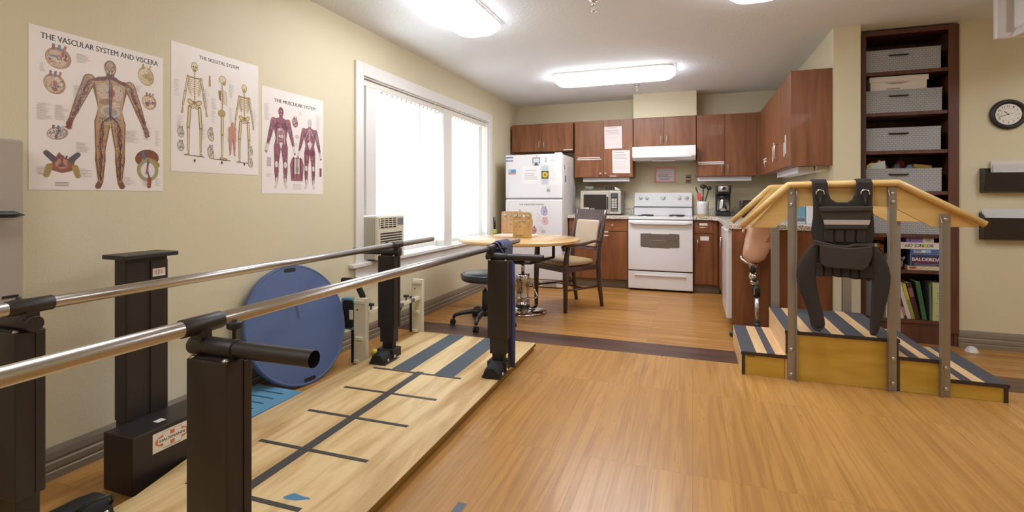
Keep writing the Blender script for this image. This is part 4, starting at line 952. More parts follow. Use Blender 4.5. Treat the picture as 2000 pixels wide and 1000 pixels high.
# base cabinets and worktops
def kick(t, a, b_):
    prof = MB(); prof.box(a, b_); o = prof.build('toe_kick', basem, t); return o
YC = 6.335
t = thing('base_cabinet', 'cherry base cabinet with two drawers between the refrigerator and the stove', 'cabinet', (-1.15, 6.66, 0), 0, 'base cabinets')
part('carcass', (-1.512, YC+.02, .105), (-.760, YB-.001, .872), cherry, t, .001)
kick(t, (-1.512, YC+.075, .001), (-.760, YC+.09, .105))
for a, c in ((-1.508, -1.137), (-1.133, -.763)):
    d = part('drawer', (a, YC, .715), (c, YC+.019, .862), cherryH, t, .002); knob(d, (a+c)/2, YC, .79)
    if a > -1.2: part('label_strip', (a+.02, YC-.001, .700), (a+.13, YC, .713), stripw, d, 0)
    d = part('door', (a, YC, .112), (c, YC+.019, .708), cherry, t, .002); knob(d, c-.04 if a < -1.2 else a+.05, YC, .60)
    if a > -1.2: part('label_strip', (a+.035, YC-.001, .655), (a+.13, YC, .668), stripw, d, 0)
t = thing('base_cabinet', 'narrow cherry base cabinet with one drawer right of the stove', 'cabinet', (.14, 6.66, 0), 0, 'base cabinets')
part('carcass', (.012, YC+.02, .105), (.300, YB-.001, .872), cherry, t, .001)
kick(t, (.012, YC+.075, .001), (.300, YC+.09, .105))
d = part('drawer', (.022, YC, .715), (.225, YC+.019, .862), cherryH, t, .002); part('label_strip', (.075, YC-.001, .808), (.165, YC, .835), stripw, d, 0)
MB().tube([(.07, YC, .785), (.075, YC-.022, .785), (.12, YC-.026, .785), (.165, YC-.022, .785), (.17, YC, .785)], .005, 8).build('handle', nick, d)
d = part('door', (.022, YC, .112), (.225, YC+.019, .708), cherry, t, .002); part('label_strip', (.085, YC-.001, .63), (.18, YC, .68), stripw, d, 0); bow(d, .055, YC, .52, .64)
part('filler', (.228, YC+.003, .105), (.275, YC+.019, .872), cherry, t, .001)
XC = .290
t = thing('base_cabinet', 'cherry base cabinet with a tall end panel on the right, behind the therapy stairs', 'cabinet', (.66, 5.4, 0), 0, 'base cabinets')
part('carcass', (XC+.02, 5.28, .105), (XK-.001, YC+.018, .872), cherry, t, .001)
part('end_panel', (.312, 4.600, .001), (XK-.001, 4.622, .872), cherry, t, .002)
kick(t, (XC+.07, 5.28, .001), (XC+.085, YC+.05, .105))
d = part('door', (XC, 5.30, .112), (XC+.019, 5.80, .862), cherry, t, .002)
b = MB().tube([(XC-.012, 5.72 + .035*cos(a*pi/8), .66 + .05*sin(a*pi/8)) for a in range(16)], .006, 8, closed=True); b.lathe((XC, 5.72, .712), [(.014, 0), (.012, -.014), (.004, -.018)], 10, 'X'); b.build('ring_pull', nick, d)
part('door', (XC, 5.805, .112), (XC+.019, YC-.03, .862), cherry, t, .002)
t = thing('dishwasher', 'white dishwasher seen edge-on in the right counter, beside the cherry end panel', 'dishwasher', (.6, 4.95, 0))
part('tub', (.33, 4.63, .10), (XK-.02, 5.26, .868), appl2, t, .002)
part('door', (.272, 4.628, .11), (.33, 5.268, .868), appl, t, .006)
part('control_strip', (.262, 4.64, .77), (.272, 5.26, .86), appl, t, .004)
part('kick_plate', (.34, 4.63, .001), (.36, 5.26, .10), dark, t, 0)
tag(MB().box((-1.522, YC-.022, .872), (-.757, YB-.001, .912)).box((-1.522, YB-.021, .912), (-.757, YB-.001, 1.012)).build('countertop', granit, bevel=.004), 'speckled granite counter piece under the microwave', 'countertop')
b = MB(); b.prism([(.009, YB-.001, .872), (.009, YC-.022, .872), (.215, YC-.022, .872), (.268, YC-.12, .872), (.285, 4.585, .872), (XK-.001, 4.585, .872), (XK-.001, YB-.001, .872)], (0, 0, .040))
b.box((.009, YB-.021, .912), (XK-.001, YB-.001, 1.012)); b.box((XK-.021, 4.60, .912), (XK-.001, YB-.022, 1.012))
tag(b.build('countertop', granit, bevel=.004), 'speckled granite counter turning the corner right of the stove', 'countertop')
# ================================================================ table, chair, stool
tc = (-1.59, 4.60)
t = thing('round_table', 'round maple table on a chrome hydraulic pedestal under the window', 'table', (tc[0], tc[1], 0))
MB().lathe((tc[0], tc[1], 0), [(.03, .712), (.565, .712), (.583, .718), (.585, .740), (.580, .745), (.02, .745)], 64).build('tabletop', maple, t, bevel=.001)
MB().lathe((tc[0], tc[1], 0), [(.12, .700), (.12, .711), (.01, .711)], 24).build('mounting_plate', blk, t)
bc = (-1.60, 4.74)
MB().lathe((bc[0], bc[1], 0), [(.235, .001), (.235, .012), (.228, .022), (.14, .034), (.085, .042), (.07, .052), (.01, .052)], 48).build('base', chrome, t)
MB().lathe((bc[0], bc[1], 0), [(.066, .05), (.066, .16), (.064, .165), (.064, .285), (.070, .29), (.070, .372), (.064, .380), (.02, .382)], 32).build('pedestal', chrome, t)
MB().lathe((bc[0], bc[1], 0), [(.072, .045), (.072, .06), (.066, .064)], 32).build('collar', blkp, t)
MB().cyl((bc[0], bc[1], .38), (bc[0], bc[1], .50), .017, seg=16).build('piston', steel, t)
b = MB()
for dx, dy in ((.30, .10), (.24, -.24), (-.28, .1), (-.2, -.26)):
    b.tube([(bc[0], bc[1], .49), (bc[0] + dx*.5, bc[1] + dy*.5, .505), (bc[0] + dx, bc[1] + dy, .545)], [.030, .024, .016], 10, squash=(1, .7))
b.lathe((bc[0], bc[1], .47), [(.03, 0), (.05, .015), (.05, .045), (.03, .05)], 20); b.build('support_arm', blk, t)
for dx, dy in ((.30, .10), (.24, -.24), (-.28, .1), (-.2, -.26)):
    MB().cyl((bc[0]+dx*.97, bc[1]+dy*.97, .54), (bc[0]+dx*.97, bc[1]+dy*.97, .712), .016, seg=12).build('strut', blk, t)
MB().tube([(bc[0]+.06, bc[1], .29), (bc[0]+.10, bc[1]-.01, .28), (bc[0]+.165, bc[1]-.03, .17), (bc[0]+.15, bc[1]-.05, .155), (bc[0]+.02, bc[1]-.09, .145), (bc[0]-.07, bc[1]-.06, .145)], .007, 10).build('pump_lever', chrome, t)
# armchair (front of the chair is -Y in its own frame)
t = thing('armchair', 'dark wood armchair with a tan upholstered back and seat beside the round table', 'chair', (-1.235, 5.150, 0), R(-37))
tan = mat('tan_vinyl', '#d0bca4', .42, bump=.12, bscale=250, var=.06, vscale=6); tans = mat('seat_vinyl', '#aa9168', .4, bump=.12, bscale=250)
lo = dict(local=True)
for s in (-1, 1):
    MB().tube([(s*.245, -.235, .001), (s*.245, -.235, .30), (s*.243, -.232, .43), (s*.250, -.225, .56), (s*.262, -.215, .66)], [.020, .026, .029, .026, .022], 8).build('leg', espresso, t, **lo)
    MB().tube([(s*.205, .290, .001), (s*.207, .255, .22), (s*.210, .232, .44), (s*.215, .245, .62), (s*.220, .285, .82), (s*.222, .325, 1.005)], [.019, .026, .029, .026, .023, .019], 8).build('leg', espresso, t, **lo)
    MB().tube([(s*.218, .262, .685), (s*.240, .14, .690), (s*.268, -.02, .672), (s*.272, -.15, .662), (s*.268, -.25, .668), (s*.266, -.285, .650), (s*.266, -.275, .622), (s*.265, -.252, .632)], [.017, .018, .022, .026, .026, .024, .019, .012], 10, squash=(1.1, .75)).build('arm', espresso, t, **lo)
    MB().tube([(s*.236, -.215, .215), (s*.212, .24, .215)], .011, 8).build('stretcher', espresso, t, **lo)
MB().tube([(-.228, .02, .215), (.228, .02, .215)], .011, 8).build('stretcher', espresso, t, **lo)
MB().prism([(-.262, -.255, .395), (.262, -.255, .395), (.228, .245, .395), (-.228, .245, .395)], (0, 0, .055)).build('seat_frame', espresso, t, bevel=.006, **lo)
b = MB()
def rr(z, k, off=0): return [V((x*k, y*k - .005, z)) for x, y in ((-.250, -.26), (-.12, -.272), (.12, -.272), (.250, -.26), (.256, -.10), (.224, .20), (.12, .215), (-.12, .215), (-.224, .20), (-.256, -.10))]
b.rings([rr(.450, .97), rr(.462, 1.0), rr(.485, 1.0), rr(.502, .93), rr(.510, .70)]); b.build('seat', tans, t, sub=1, **lo)
def slab(x0, x1, pts, th, m, name, bev=.006, par=t):
    """back panel swept along a (y, z) curve"""
    b = MB(); n = len(pts); F = []
    for y, z, k in pts: F.append([V((x0*k, y - th/2, z)), V((x1*k, y - th/2, z)), V((x1*k, y + th/2, z)), V((x0*k, y + th/2, z))])
    b.rings(F, smooth=False); return b.build(name, m, par, bevel=bev, **lo)
slab(-.215, .215, [(.296, .872, 1), (.310, .94, 1.02), (.328, 1.005, 1.03), (.330, 1.012, 1.0)], .03, espresso, 'top_rail')
slab(-.19, .19, [(.254, .585, 1), (.258, .615, 1)], .028, espresso, 'lower_rail')
slab(-.172, .172, [(.248, .622, .96), (.250, .64, 1), (.262, .72, 1.01), (.276, .80, 1.02), (.294, .885, 1.02), (.297, .90, .97)], .045, tan, 'backrest', .012)
for s in (-1, 1): slab(s*.172 - .018, s*.172 + .018, [(.250, .60, 1), (.276, .80, 1.02), (.300, .90, 1.03)], .026, espresso, 'back_stile')
# rolling stool
sc = (-1.757, 4.15)
t = thing('rolling_stool', 'black vinyl rolling stool with five casters between the bars and the table', 'stool', (sc[0], sc[1], 0))
vin = mat('black_vinyl', '#33363d', .28, bump=.04, bscale=300)
MB().lathe((sc[0], sc[1], 0), [(.05, .392), (.195, .394), (.212, .405), (.218, .428), (.216, .448), (.205, .462), (.17, .469), (.01, .470)], 40).build('seat', vin, t)
MB().lathe((sc[0], sc[1], 0), [(.218, .444), (.2215, .449), (.218, .454)], 40, cap=False).build('piping', vin, t)
MB().cyl((sc[0], sc[1], .30), (sc[0], sc[1], .393), .014, seg=14).build('piston', steel, t)
MB().lathe((sc[0], sc[1], 0), [(.030, .085), (.030, .21), (.026, .30), (.02, .305)], 20).build('column', blkp, t)
MB().tube([(sc[0], sc[1], .385), (sc[0]+.10, sc[1]-.06, .375), (sc[0]+.19, sc[1]-.09, .36)], .007, 8).build('height_lever', blkp, t)
MB().lathe((sc[0], sc[1], 0), [(.03, .075), (.045, .09), (.045, .125), (.03, .135)], 20).build('hub', blkp, t)
for k in range(5):
    a = R(205 + 72*k); d = V((cos(a), sin(a), 0)); n = V((-sin(a), cos(a), 0)); c = V((sc[0], sc[1], 0))
    leg = MB().tube([c + d*.03 + V((0, 0, .115)), c + d*.12 + V((0, 0, .118)), c + d*.22 + V((0, 0, .105)), c + d*.275 + V((0, 0, .085)), c + d*.285 + V((0, 0, .060))], [.024, .024, .020, .018, .014], 10, squash=(1, .9)).build('base_leg', blkp, t)
    b = MB()
    for s in (-1, 1):
        p = c + d*.290 + n*(s*.013); b.cyl(p + n*(-.008) + V((0, 0, .027)), p + n*.008 + V((0, 0, .027)), .026, seg=16)
    b.build('caster', rub, leg)
# pegboard box on the table
t = thing('bolt_board', 'wooden bolt and screw practice board with two upright panels on the round table', 'practice board', (-1.66, 4.86, .7455))
bw = wood('board_wood', '#b08a52', '#c8a56c', 2, 3, 8, .4, .03); bw2 = wood('board_wood_side', '#bd8f66', '#cfa57e', 2, 3, 8, .4, .03)
bz = .7455
def pegs(par, x0, y, w, sd):
    q = random.Random(sd)
    for r_, z in enumerate((.215, .165, .115)):
        for i in range(4):
            x = x0 + w*(.16 + .225*i); rad = (.024, .013, .009)[r_] * q.uniform(.75, 1.1)
            if q.random() < .3: MB().lathe((x, y, bz+z), [(rad*.5, .0), (rad*.5, -.0015)], 14, 'Y').build('hole', mat('hole_light', '#efe8dc', .6), par)
            else: MB().lathe((x, y, bz+z), [(rad, 0), (rad, -.004), (rad*.62, -.005), (rad*.6, -.012), (rad*.2, -.013)], 8, 'Y').build('bolt', zinc, par)
def panel(x0, x1, y, m, name):
    w = x1 - x0; r = .028; P = [(x0, bz), (x1, bz)]
    for i in range(7): P.append((x1 - r + r*cos(pi/2*i/6), bz + .25 - r + r*sin(pi/2*i/6)))
    for i in range(7): P.append((x0 + r - r*sin(pi/2*i/6), bz + .25 - r + r*cos(pi/2*i/6)))
    return MB().prism([(x, y, z) for x, z in P], (0, .018, 0)).build(name, m, t, bevel=.002)
p1 = panel(-1.672, -1.478, 4.64, bw, 'front_panel'); pegs(p1, -1.672, 4.6395, .194, 3)
p2 = panel(-1.90, -1.64, 4.92, bw2, 'rear_panel'); pegs(p2, -1.895, 4.9195, .25, 8)
part('base_board', (-1.89, 4.66, bz), (-1.49, 4.918, bz+.018), mat('pale_board', '#e6dccd', .5), t, .002)
sheet_obj('printed_line', (-1.645, 4.6398, bz+.012), (1, 0, 0), (0, 0, 1), .08, .014, '#b98c48', lambda D: D.lines(.004, .004, .072, 1, .01, .006, '#4d3a20', .1), .0002, 'paper_print', p1)
t = thing('hand_tool', 'small dark tool with a green end standing on the table behind the wooden boards', 'tool', (-2.0, 4.98, .7455))
MB().lathe((-2.0, 4.98, .7455), [(.022, 0), (.024, .03), (.016, .05), (.012, .055)], 14).build('green_end', mat('lime_green', '#a3b32f', .45), t)
MB().tube([(-2.0, 4.98, .80), (-2.003, 4.98, .87), (-2.01, 4.985, .93)], [.013, .016, .010], 10).build('handle', blkp, t)
# blue cloth and gait belt on the far end of the right bar
clo = mat('blue_cloth', '#4f5574', .8, bump=.3, bscale=220)
t = thing('cloth', 'slate blue cloth draped over the far end of the right bar', 'cloth', tuple(RZ @ V((-1.14, 3.13, .72))))
def drape(y0, y1, zl, zr, wob, name, n=26):
    A = []; m_ = 12
    for i in range(m_+1):
        y = y0 + (y1-y0)*i/m_; row = []
        for j in range(n+1):
            s_ = j/n; w_ = wob*sin(i*1.9 + 1.3*s_)
            if s_ < .38: x, z = -.028 - abs(w_)*.5, zl + (ZB - zl)*(s_/.38)
            elif s_ > .62: x, z = .028 + abs(w_), zr + (ZB - zr)*((1-s_)/.38)
            else: a = pi*(1 - (s_-.38)/.24); x, z = .028*cos(a), ZB + .026*sin(a)
            row.append(RZ @ V((-1.14 + x + (.5-s_)*-.035*abs(sin(i*2.1))*(abs(s_-.5) > .2), y + .01*sin(j*.4), z + .004*(1+sin(i*1.7)))))
        A.append(row)
    b = MB(); vs = [[b.bm.verts.new(p) for p in r] for r in A]
    for i in range(m_):
        for j in range(n): b._f([vs[i][j], vs[i+1][j], vs[i+1][j+1], vs[i][j+1]], True)
    return b.build(name, clo, t, solid=.006)
drape(3.07, 3.25, .735, .715, .012, 'draped_cloth')
part('blue_tag', tuple(RZ @ V((-1.164, 3.040, .745))), tuple(RZ @ V((-1.112, 3.048, .785))), mat('bright_blue', '#1f74b8', .5), t, 0)
t = thing('strap', 'long dark blue strap hanging from the right bar behind its far post', 'strap', tuple(RZ @ V((-1.05, 3.05, .06))))
b = MB(); P = [(-1.168, 3.028, .70), (-1.168, 3.028, .80), (-1.155, 3.028, .844), (-1.138, 3.028, .850), (-1.118, 3.028, .842), (-1.10, 3.024, .80), (-1.06, 3.014, .76), (-1.022, 3.006, .72), (-1.018, 3.004, .50), (-1.018, 3.004, .25), (-1.020, 3.006, .062)]
vs = []
for i, (x, y, z) in enumerate(P):
    k = min(max((i-3)/4, 0), 1); vs.append([b.bm.verts.new(RZ @ V((x + d*k, y + d*(1-k)*-1, z))) for d in (-.024, .024)])
for i in range(len(vs)-1): b._f([vs[i][0], vs[i][1], vs[i+1][1], vs[i+1][0]], True)
b.build('webbing', mat('strap_blue', '#4b5388', .7, bump=.3, bscale=300), t, solid=.003)
# ================================================================ things on the worktops
ZC = .9125
t = thing('microwave', 'silver and black microwave oven on the granite counter', 'microwave', (-1.13, 6.74, ZC))
mx0, mx1, my, mz = -1.392, -.868, 6.50, 1.225
slv = mat('silver_plastic', '#c9c2b6', .35, .4)
part('case', (mx0+.005, my+.02, ZC+.012), (mx1, YB-.05, mz), mat('micro_case', '#8d877d', .4, .5), t, .005)
for x in (mx0+.05, mx1-.05):
    for y in (my+.08, YB-.10): MB().cyl((x, y, ZC), (x, y, ZC+.013), .014, seg=10).build('foot', rub, t)
d = part('door', (mx0, my, ZC+.014), (-1.018, my+.02, mz), slv, t, .004)
part('window', (mx0+.042, my-.002, ZC+.055), (-1.052, my+.001, mz-.045), mat('micro_glass', '#34302c', .12), d, .001)
MB().box((-1.045, my-.022, ZC+.075), (-1.028, my-.012, mz-.075)).box((-1.043, my-.012, ZC+.08), (-1.030, my+.001, ZC+.10)).box((-1.043, my-.012, mz-.10), (-1.030, my+.001, mz-.08)).build('handle', blkp, d, bevel=.003)
sheet_obj('sticker', (mx0+.046, my-.0026, ZC+.058), (1, 0, 0), (0, 0, 1), .07, .04, '#d9c9c2', lambda D: D.lines(.006, .028, .055, 3, .009, .003, '#a58f88', .3), .0003, 'paper_print', d)
sheet_obj('sticker', (mx0+.128, my-.0026, ZC+.062), (1, 0, 0), (0, 0, 1), .06, .026, '#8f9aa6', None, .0003, 'paper_print', d)
def keypad(D):
    D.rect(0, 0, .095, .235, '#2f3432'); D.rect(.015, .185, .065, .035, '#4a524c')
    for i in range(6):
        for j in range(2): D.rect(.014 + .036*j, .150 - .021*i, .030, .014, '#c9c8c0')
    D.rect(.012, .010, .034, .018, '#b5604e'); D.rect(.050, .010, .034, .018, '#4f9a6a')
cp = part('control_panel', (-1.014, my, ZC+.014), (mx1, my+.02, mz), slv, t, .004)
sheet_obj('keypad', (-.998, my-.0008, ZC+.048), (1, 0, 0), (0, 0, 1), .095, .235, '#2f3432', keypad, .0003, 'paper_print', cp)
tr = thing('tray', 'flat brown tray lying on top of the microwave', 'tray', (-1.13, 6.72, mz+.001))
part('tray_board', (mx0+.01, my+.03, mz+.001), (mx1-.02, YB-.08, mz+.013), mat('tray_brown', '#7d6c55', .5), tr, .004)
b = MB()
for i in range(5): b.box((-1.075 + .024*i, 6.58, mz+.014), (-1.065 + .024*i, 6.60, mz+.055))
b.box((-1.08, 6.578, mz+.0135), (-.96, 6.602, mz+.020)); tag(b.build('small_rack', blkp, bevel=.001), 'small black upright rack on the tray over the microwave', 'rack')
tag(MB().prism([(-.955, 6.57, mz+.0135), (-.88, 6.57, mz+.0135), (-.955, 6.57, mz+.055)], (0, .03, 0)).build('paper_card', mat('card_white', '#dcd9d0', .5), bevel=.001), 'white folded card right of the black rack over the microwave', 'card')
tag(MB().lathe((-1.30, 6.64, mz+.0135), [(.045, 0), (.058, .012), (.060, .036), (.062, .045), (.056, .046), (.05, .03), (.02, .02)], 24).build('bowl', mat('sage_green', '#8a9a88', .45)), 'small sage green dish on the tray over the microwave', 'dish')
kx, ky = .118, 6.62
tag(MB().lathe((kx, ky, ZC), [(.075, 0), (.080, .004), (.080, .012), (.07, .014), (.01, .014)], 28).build('trivet', mat('pale_wood', '#d0ae72', .5)), 'round pale wood trivet under the white utensil crock', 'trivet')
b = MB(); prof = [(.058, .0145), (.064, .02), (.066, .15), (.067, .178), (.062, .180), (.058, .16), (.055, .03), (.01, .025)]
rs = []
for r_, z in prof: rs.append([V((kx + (r_ + (.0022 if i % 4 < 2 and .02 <= z <= .16 and r_ > .0585 else 0))*cos(2*pi*i/48), ky + (r_ + (.0022 if i % 4 < 2 and .02 <= z <= .16 and r_ > .0585 else 0))*sin(2*pi*i/48), ZC+z)) for i in range(48)])
b.rings(rs); tag(b.build('utensil_crock', appl), 'white ribbed crock holding cooking utensils right of the stove', 'crock')
nyl = mat('black_nylon', '#2b2a28', .4)
def utensil(name, lab, x0, y0, x1, y1, z1, m, head):
    t = thing(name, lab, 'utensil', (kx + x0, ky + y0, ZC+.03), 0, 'utensils in the crock')
    p0 = V((kx+x0, ky+y0, ZC+.03)); p1 = V((kx+x1, ky+y1, z1)); d = (p1-p0).normalized()
    MB().tube([p0, p1], [.006, .007], 8).build('handle', m, t)
    rot = d.to_track_quat('Z', 'Y').to_matrix()
    if head == 'spoon': b = MB().ell(p1 + d*.035, (.034, .008, .045), 16, 10, rot)
    elif head == 'ladle': b = MB().ell(p1 + d*.02, (.042, .030, .026), 16, 10, rot)
    elif head == 'spatula': b = MB().box(p1 + V((-.006, -.028, -.01)), p1 + V((.006, .028, .07)), rot)
    elif head == 'whisk':
        b = MB()
        for k in range(5):
            a = pi*k/5; b.tube([p1 + rot @ V((.026*sin(pi*i/10)*cos(a), .026*sin(pi*i/10)*sin(a), -.01 + .075*(1-cos(pi*i/10))/2)) for i in range(11)], .0022, 6)
    b.build({'whisk': 'whisk_wires'}.get(head, head + '_head'), m if head != 'whisk' else mat('white_wire', '#d8d5cd', .4), t)
utensil('cooking_spoon', 'large black spoon leaning left out of the white crock', .03, .025, -.06, .015, 1.20, nyl, 'spoon')
utensil('whisk', 'whitish whisk standing in the middle of the white crock', .0, .045, -.008, .05, 1.20, mat('white_wire', '#d8d5cd', .4), 'whisk')
utensil('ladle', 'black ladle at the right side of the white crock', -.02, -.012, .066, -.01, 1.235, nyl, 'ladle')
utensil('ladle', 'black slotted scoop between the whisk and the right ladle', -.0, -.035, .004, -.045, 1.255, nyl, 'ladle')
utensil('spatula', 'red handled spatula low at the left rim of the white crock', -.012, .004, -.040, .0, 1.12, mat('red_silicone', '#cf5a5a', .45), 'spatula')
cx, cy = .352, 6.66
t = thing('coffee_maker', 'black and steel drip coffee maker with a steel carafe on the corner counter', 'coffee maker', (cx, cy, ZC))
part('base', (cx-.085, cy-.11, ZC), (cx+.085, cy+.12, ZC+.055), blkp, t, .008)
part('back_column', (cx-.085, cy+.03, ZC+.055), (cx+.085, cy+.12, ZC+.37), blkp, t, .01)
part('brew_head', (cx-.085, cy-.09, ZC+.27), (cx+.085, cy+.03, ZC+.375), blkp, t, .012)
b = MB().lathe((cx, cy-.085, ZC+.30), [(.058, 0), (.062, .03), (.062, .066)], 24); b.build('front_panel', mat('silver_plastic', '#c9c2b6', .35, .4), t)
MB().lathe((cx, cy-.150, ZC+.335), [(.020, 0), (.020, -.005), (.015, -.007)], 18, 'Y').build('dial', blkp, t)
MB().lathe((cx, cy-.04, 0), [(.055, ZC+.057), (.068, ZC+.065), (.070, ZC+.10), (.062, ZC+.18), (.052, ZC+.215), (.03, ZC+.22)], 28).build('carafe', mat('carafe_steel', '#c5c2bd', .2, 1.0), t)
MB().lathe((cx, cy-.04, 0), [(.053, ZC+.215), (.050, ZC+.245), (.030, ZC+.255)], 24).build('carafe_lid', blkp, t)
MB().tube([(cx, cy-.09, ZC+.22), (cx, cy-.13, ZC+.21), (cx, cy-.135, ZC+.14), (cx, cy-.11, ZC+.10)], .010, 8, squash=(1, .7)).build('carafe_handle', blkp, t)
MB().tube([(cx+.08, cy+.06, ZC+.02), (cx+.12, cy+.05, ZC+.06), (cx+.14, cy+.07, ZC+.03), (cx+.13, cy+.10, ZC+.004)], .004, 6).build('cord', blkp, t)
tx, ty = .645, 6.30
t = thing('toaster', 'black toaster on the corner counter right of the coffee maker', 'toaster', (tx, ty, ZC))
MB().rbox((tx, ty), .135, .085, .03, ZC+.012, ZC+.195).build('body', mat('toaster_black', '#2d2b2a', .3), t, bevel=.012)
MB().box((tx-.10, ty-.05, ZC+.194), (tx+.10, ty-.02, ZC+.199)).box((tx-.10, ty+.02, ZC+.194), (tx+.10, ty+.05, ZC+.199)).build('slot', dark, t)
part('front_plate', (tx-.10, ty-.089, ZC+.05), (tx+.06, ty-.084, ZC+.16), mat('toaster_grey', '#55514d', .3, .5), t, .002)
MB().rbox((tx, ty), .12, .075, .03, ZC, ZC+.014).build('base', rub, t)
t = thing('can_stand', 'dark flat topped canister on the counter behind the stair handrail', 'canister', (.80, 5.75, ZC))
MB().lathe((.80, 5.75, 0), [(.05, ZC), (.055, ZC+.01), (.055, ZC+.30), (.01, ZC+.30)], 24).build('body', mat('canister_grey', '#6f6b66', .35, .5), t)
MB().lathe((.80, 5.75, 0), [(.075, ZC+.30), (.078, ZC+.31), (.075, ZC+.345), (.01, ZC+.352)], 24).build('lid', mat('toaster_black', '#2d2b2a', .3), t)
t = thing('bottle_box', 'white carton with blue printing standing on the counter behind the stair handrail', 'carton', (.93, 4.95, ZC))
part('carton', (.925, 4.90, ZC), (.985, 5.0, ZC+.19), mat('carton_white', '#dfe3ea', .4), t, .003)
t = thing('jar', 'pale blue printed packet left of the white carton on the counter', 'packet', (.875, 4.98, ZC))
def pk(D): D.rect(.0, .06, .08, .09, '#6fa5b8'); D.rect(.005, .02, .07, .03, '#4a4f58'); D.lines(.006, .052, .068, 3, .012, .006, '#8a96a0', .3, 4)
sheet_obj('packet', (.84, 4.94, ZC+.0005), (1, 0, 0), (0, 0, 1), .08, .165, '#c3ccd4', pk, .05, 'paper_print', t)
# signs and notices
def sgn(D): D.rect(.028, .022, .225, .170, '#e2dae0'); D.lines(.06, .13, .16, 1, .01, .005, '#a79fa8', .1); D.lines(.045, .105, .19, 3, .013, .006, '#928a94', .3, 2); D.lines(.07, .055, .14, 2, .012, .005, '#928a94', .3, 3)
tag(sheet_obj('wall_sign', (-.487, YB-.0014, 1.335), (1, 0, 0), (0, 0, 1), .281, .216, '#e3a498', sgn, .0012), 'pink bordered notice on the wall above the stove', 'sign')
t = thing('wall_switch', 'red wall switch plate on the wall right of the pink notice', 'switch', (-.053, YB-.006, 1.325))
part('plate', (-.088, YB-.006, 1.325), (-.018, YB-.0005, 1.440), mat('plate_grey', '#8b8579', .4, .5), t, .002)
MB().lathe((-.053, YB-.006, 1.383), [(.032, 0), (.032, -.006), (.02, -.010)], 20, 'Y').build('red_button', mat('red_button', '#8a3a30', .4), t)
part('button_label', (-.085, YB-.0175, 1.376), (-.022, YB-.0165, 1.390), stripw, t, 0)
def ntc(seed, big=False):
    def f(D): D.lines(.04, .27, .13, 1, .01, .008, '#b39a98', .2, seed); D.lines(.02, .24, .19, 4, .017, .006, '#a39a9a', .35, seed+1); D.lines(.02, .15, .19, 7 if big else 2, .015, .003, '#bdb6b4', .3, seed+2)
    return f
d = Draw((-1.098, YU-.0012, 1.785), (1, 0, 0), (-.02, 0, 1)); d.sheet(.228, .292, .0008, '#dccfcb'); ntc(3)(d); tag(d.build('paper_notice', print_), 'upper pinkish paper notice taped on the cabinet above the microwave', 'notice', 'cabinet notices')
d = Draw((-.994, YU-.0012, 1.462), (1, 0, -.02), (-.02, 0, 1)); d.sheet(.228, .300, .0008, '#e0d8d4'); ntc(9, True)(d); tag(d.build('paper_notice', print_), 'lower white paper notice with torn tape on the cabinet above the microwave', 'notice', 'cabinet notices')
# ================================================================ therapy stairs
YS0, YS1 = 3.535, 4.25
t = thing('therapy_stairs', 'birch therapy stairs with striped treads, aluminium posts and wooden handrails on the right', 'stairs', (.97, 3.9, 0))
edge = mat('black_edging', '#352d29', .5)
fly = wood('birch_front', '#bd9836', '#d2b053', 0, 2.4, 5, .4, .02, .1)
def step(x0, x1, z0, z1, left, right):
    s_ = MB().box((x0+.012, YS0+.006, .001), (x1-.012, YS1-.004, z1-.016)).build('step', fly, t)
    part('tread', (x0, YS0, z1-.016), (x1, YS1, z1), birchl, s_, .002)
    part('edge_trim', (x0, YS0-.003, z1-.020), (x1, YS0+.0005, z1+.001), edge, s_, 0)
    if left:
        part('riser', (x0+.002, YS0+.008, .001), (x0+.0118, YS1-.004, z1-.016), birchl, s_, 0)
        part('corner_trim', (x0+.006, YS0-.001, .001 if left == 1 else .16), (x0+.024, YS0+.010, z1-.019), edge, s_, 0)
    if right:
        part('riser', (x1-.0118, YS0+.008, .001), (x1-.002, YS1-.004, z1-.016), birchl, s_, 0)
        part('corner_trim', (x1-.024, YS0-.001, .001 if right == 1 else z0), (x1-.006, YS0+.010, z1-.019), edge, s_, 0)
    return s_
def stripes(s_, z, xs):
    for a, c in xs: MB().box((a, YS0+.001, z), (c, YS1-.002, z+.0015)).build('grip_strip', grip, s_)
a = step(.293, .556, 0, .148, 1, 0); stripes(a, .148, [(.295, .383), (.446, .492)])
a = step(.545, 1.145, 0, .305, 2, 2.5); stripes(a, .305, [(.547, .625), (.697, .798), (.868, .972), (1.036, 1.143)])
a = step(1.135, 1.355, .19, .205, 0, 2.5); stripes(a, .205, [(1.187, 1.240), (1.293, 1.353)])
a = step(1.345, 1.650, 0, .102, 0, 1); stripes(a, .102, [(1.433, 1.484), (1.545, 1.648)])
part('printed_mark', (.330, YS0-.0008+.006, .118), (.375, YS0+.0055, .123), edge, a, 0)
# aluminium angle posts with bolts
def apost(x0, x1, yf, ztop, legx, bolts, sg):
    """front plate between x0 and x1 with the second leg of the angle standing off it at legx"""
    b = MB().box((x0, yf-.004, .001), (x1, yf, ztop))
    L = .030*sg
    P = [(legx, yf-.004*(sg > 0), .001), (legx, yf-.004*(sg > 0) - L, .001), (legx, yf-.004*(sg > 0) - L, ztop-.05), (legx, yf-.004*(sg > 0), ztop)]
    b.prism(P, (.004 if legx <= x0+.001 else -.004, 0, 0))
    p = b.build('post', alum, t, bevel=.0008)
    xm = (x0+x1)/2 + (.004 if legx <= x0+.001 else -.004)
    for z in bolts:
        MB().lathe((xm, yf-.004, z), [(.0115, 0), (.0115, -.003), (.009, -.006), (.003, -.007)], 14, 'Y').build('bolt', zinc, p)
yfp = YS0 - .001
apost(.560, .607, yfp, 1.205, .607, (1.165, 1.095, .19, .035), 1)
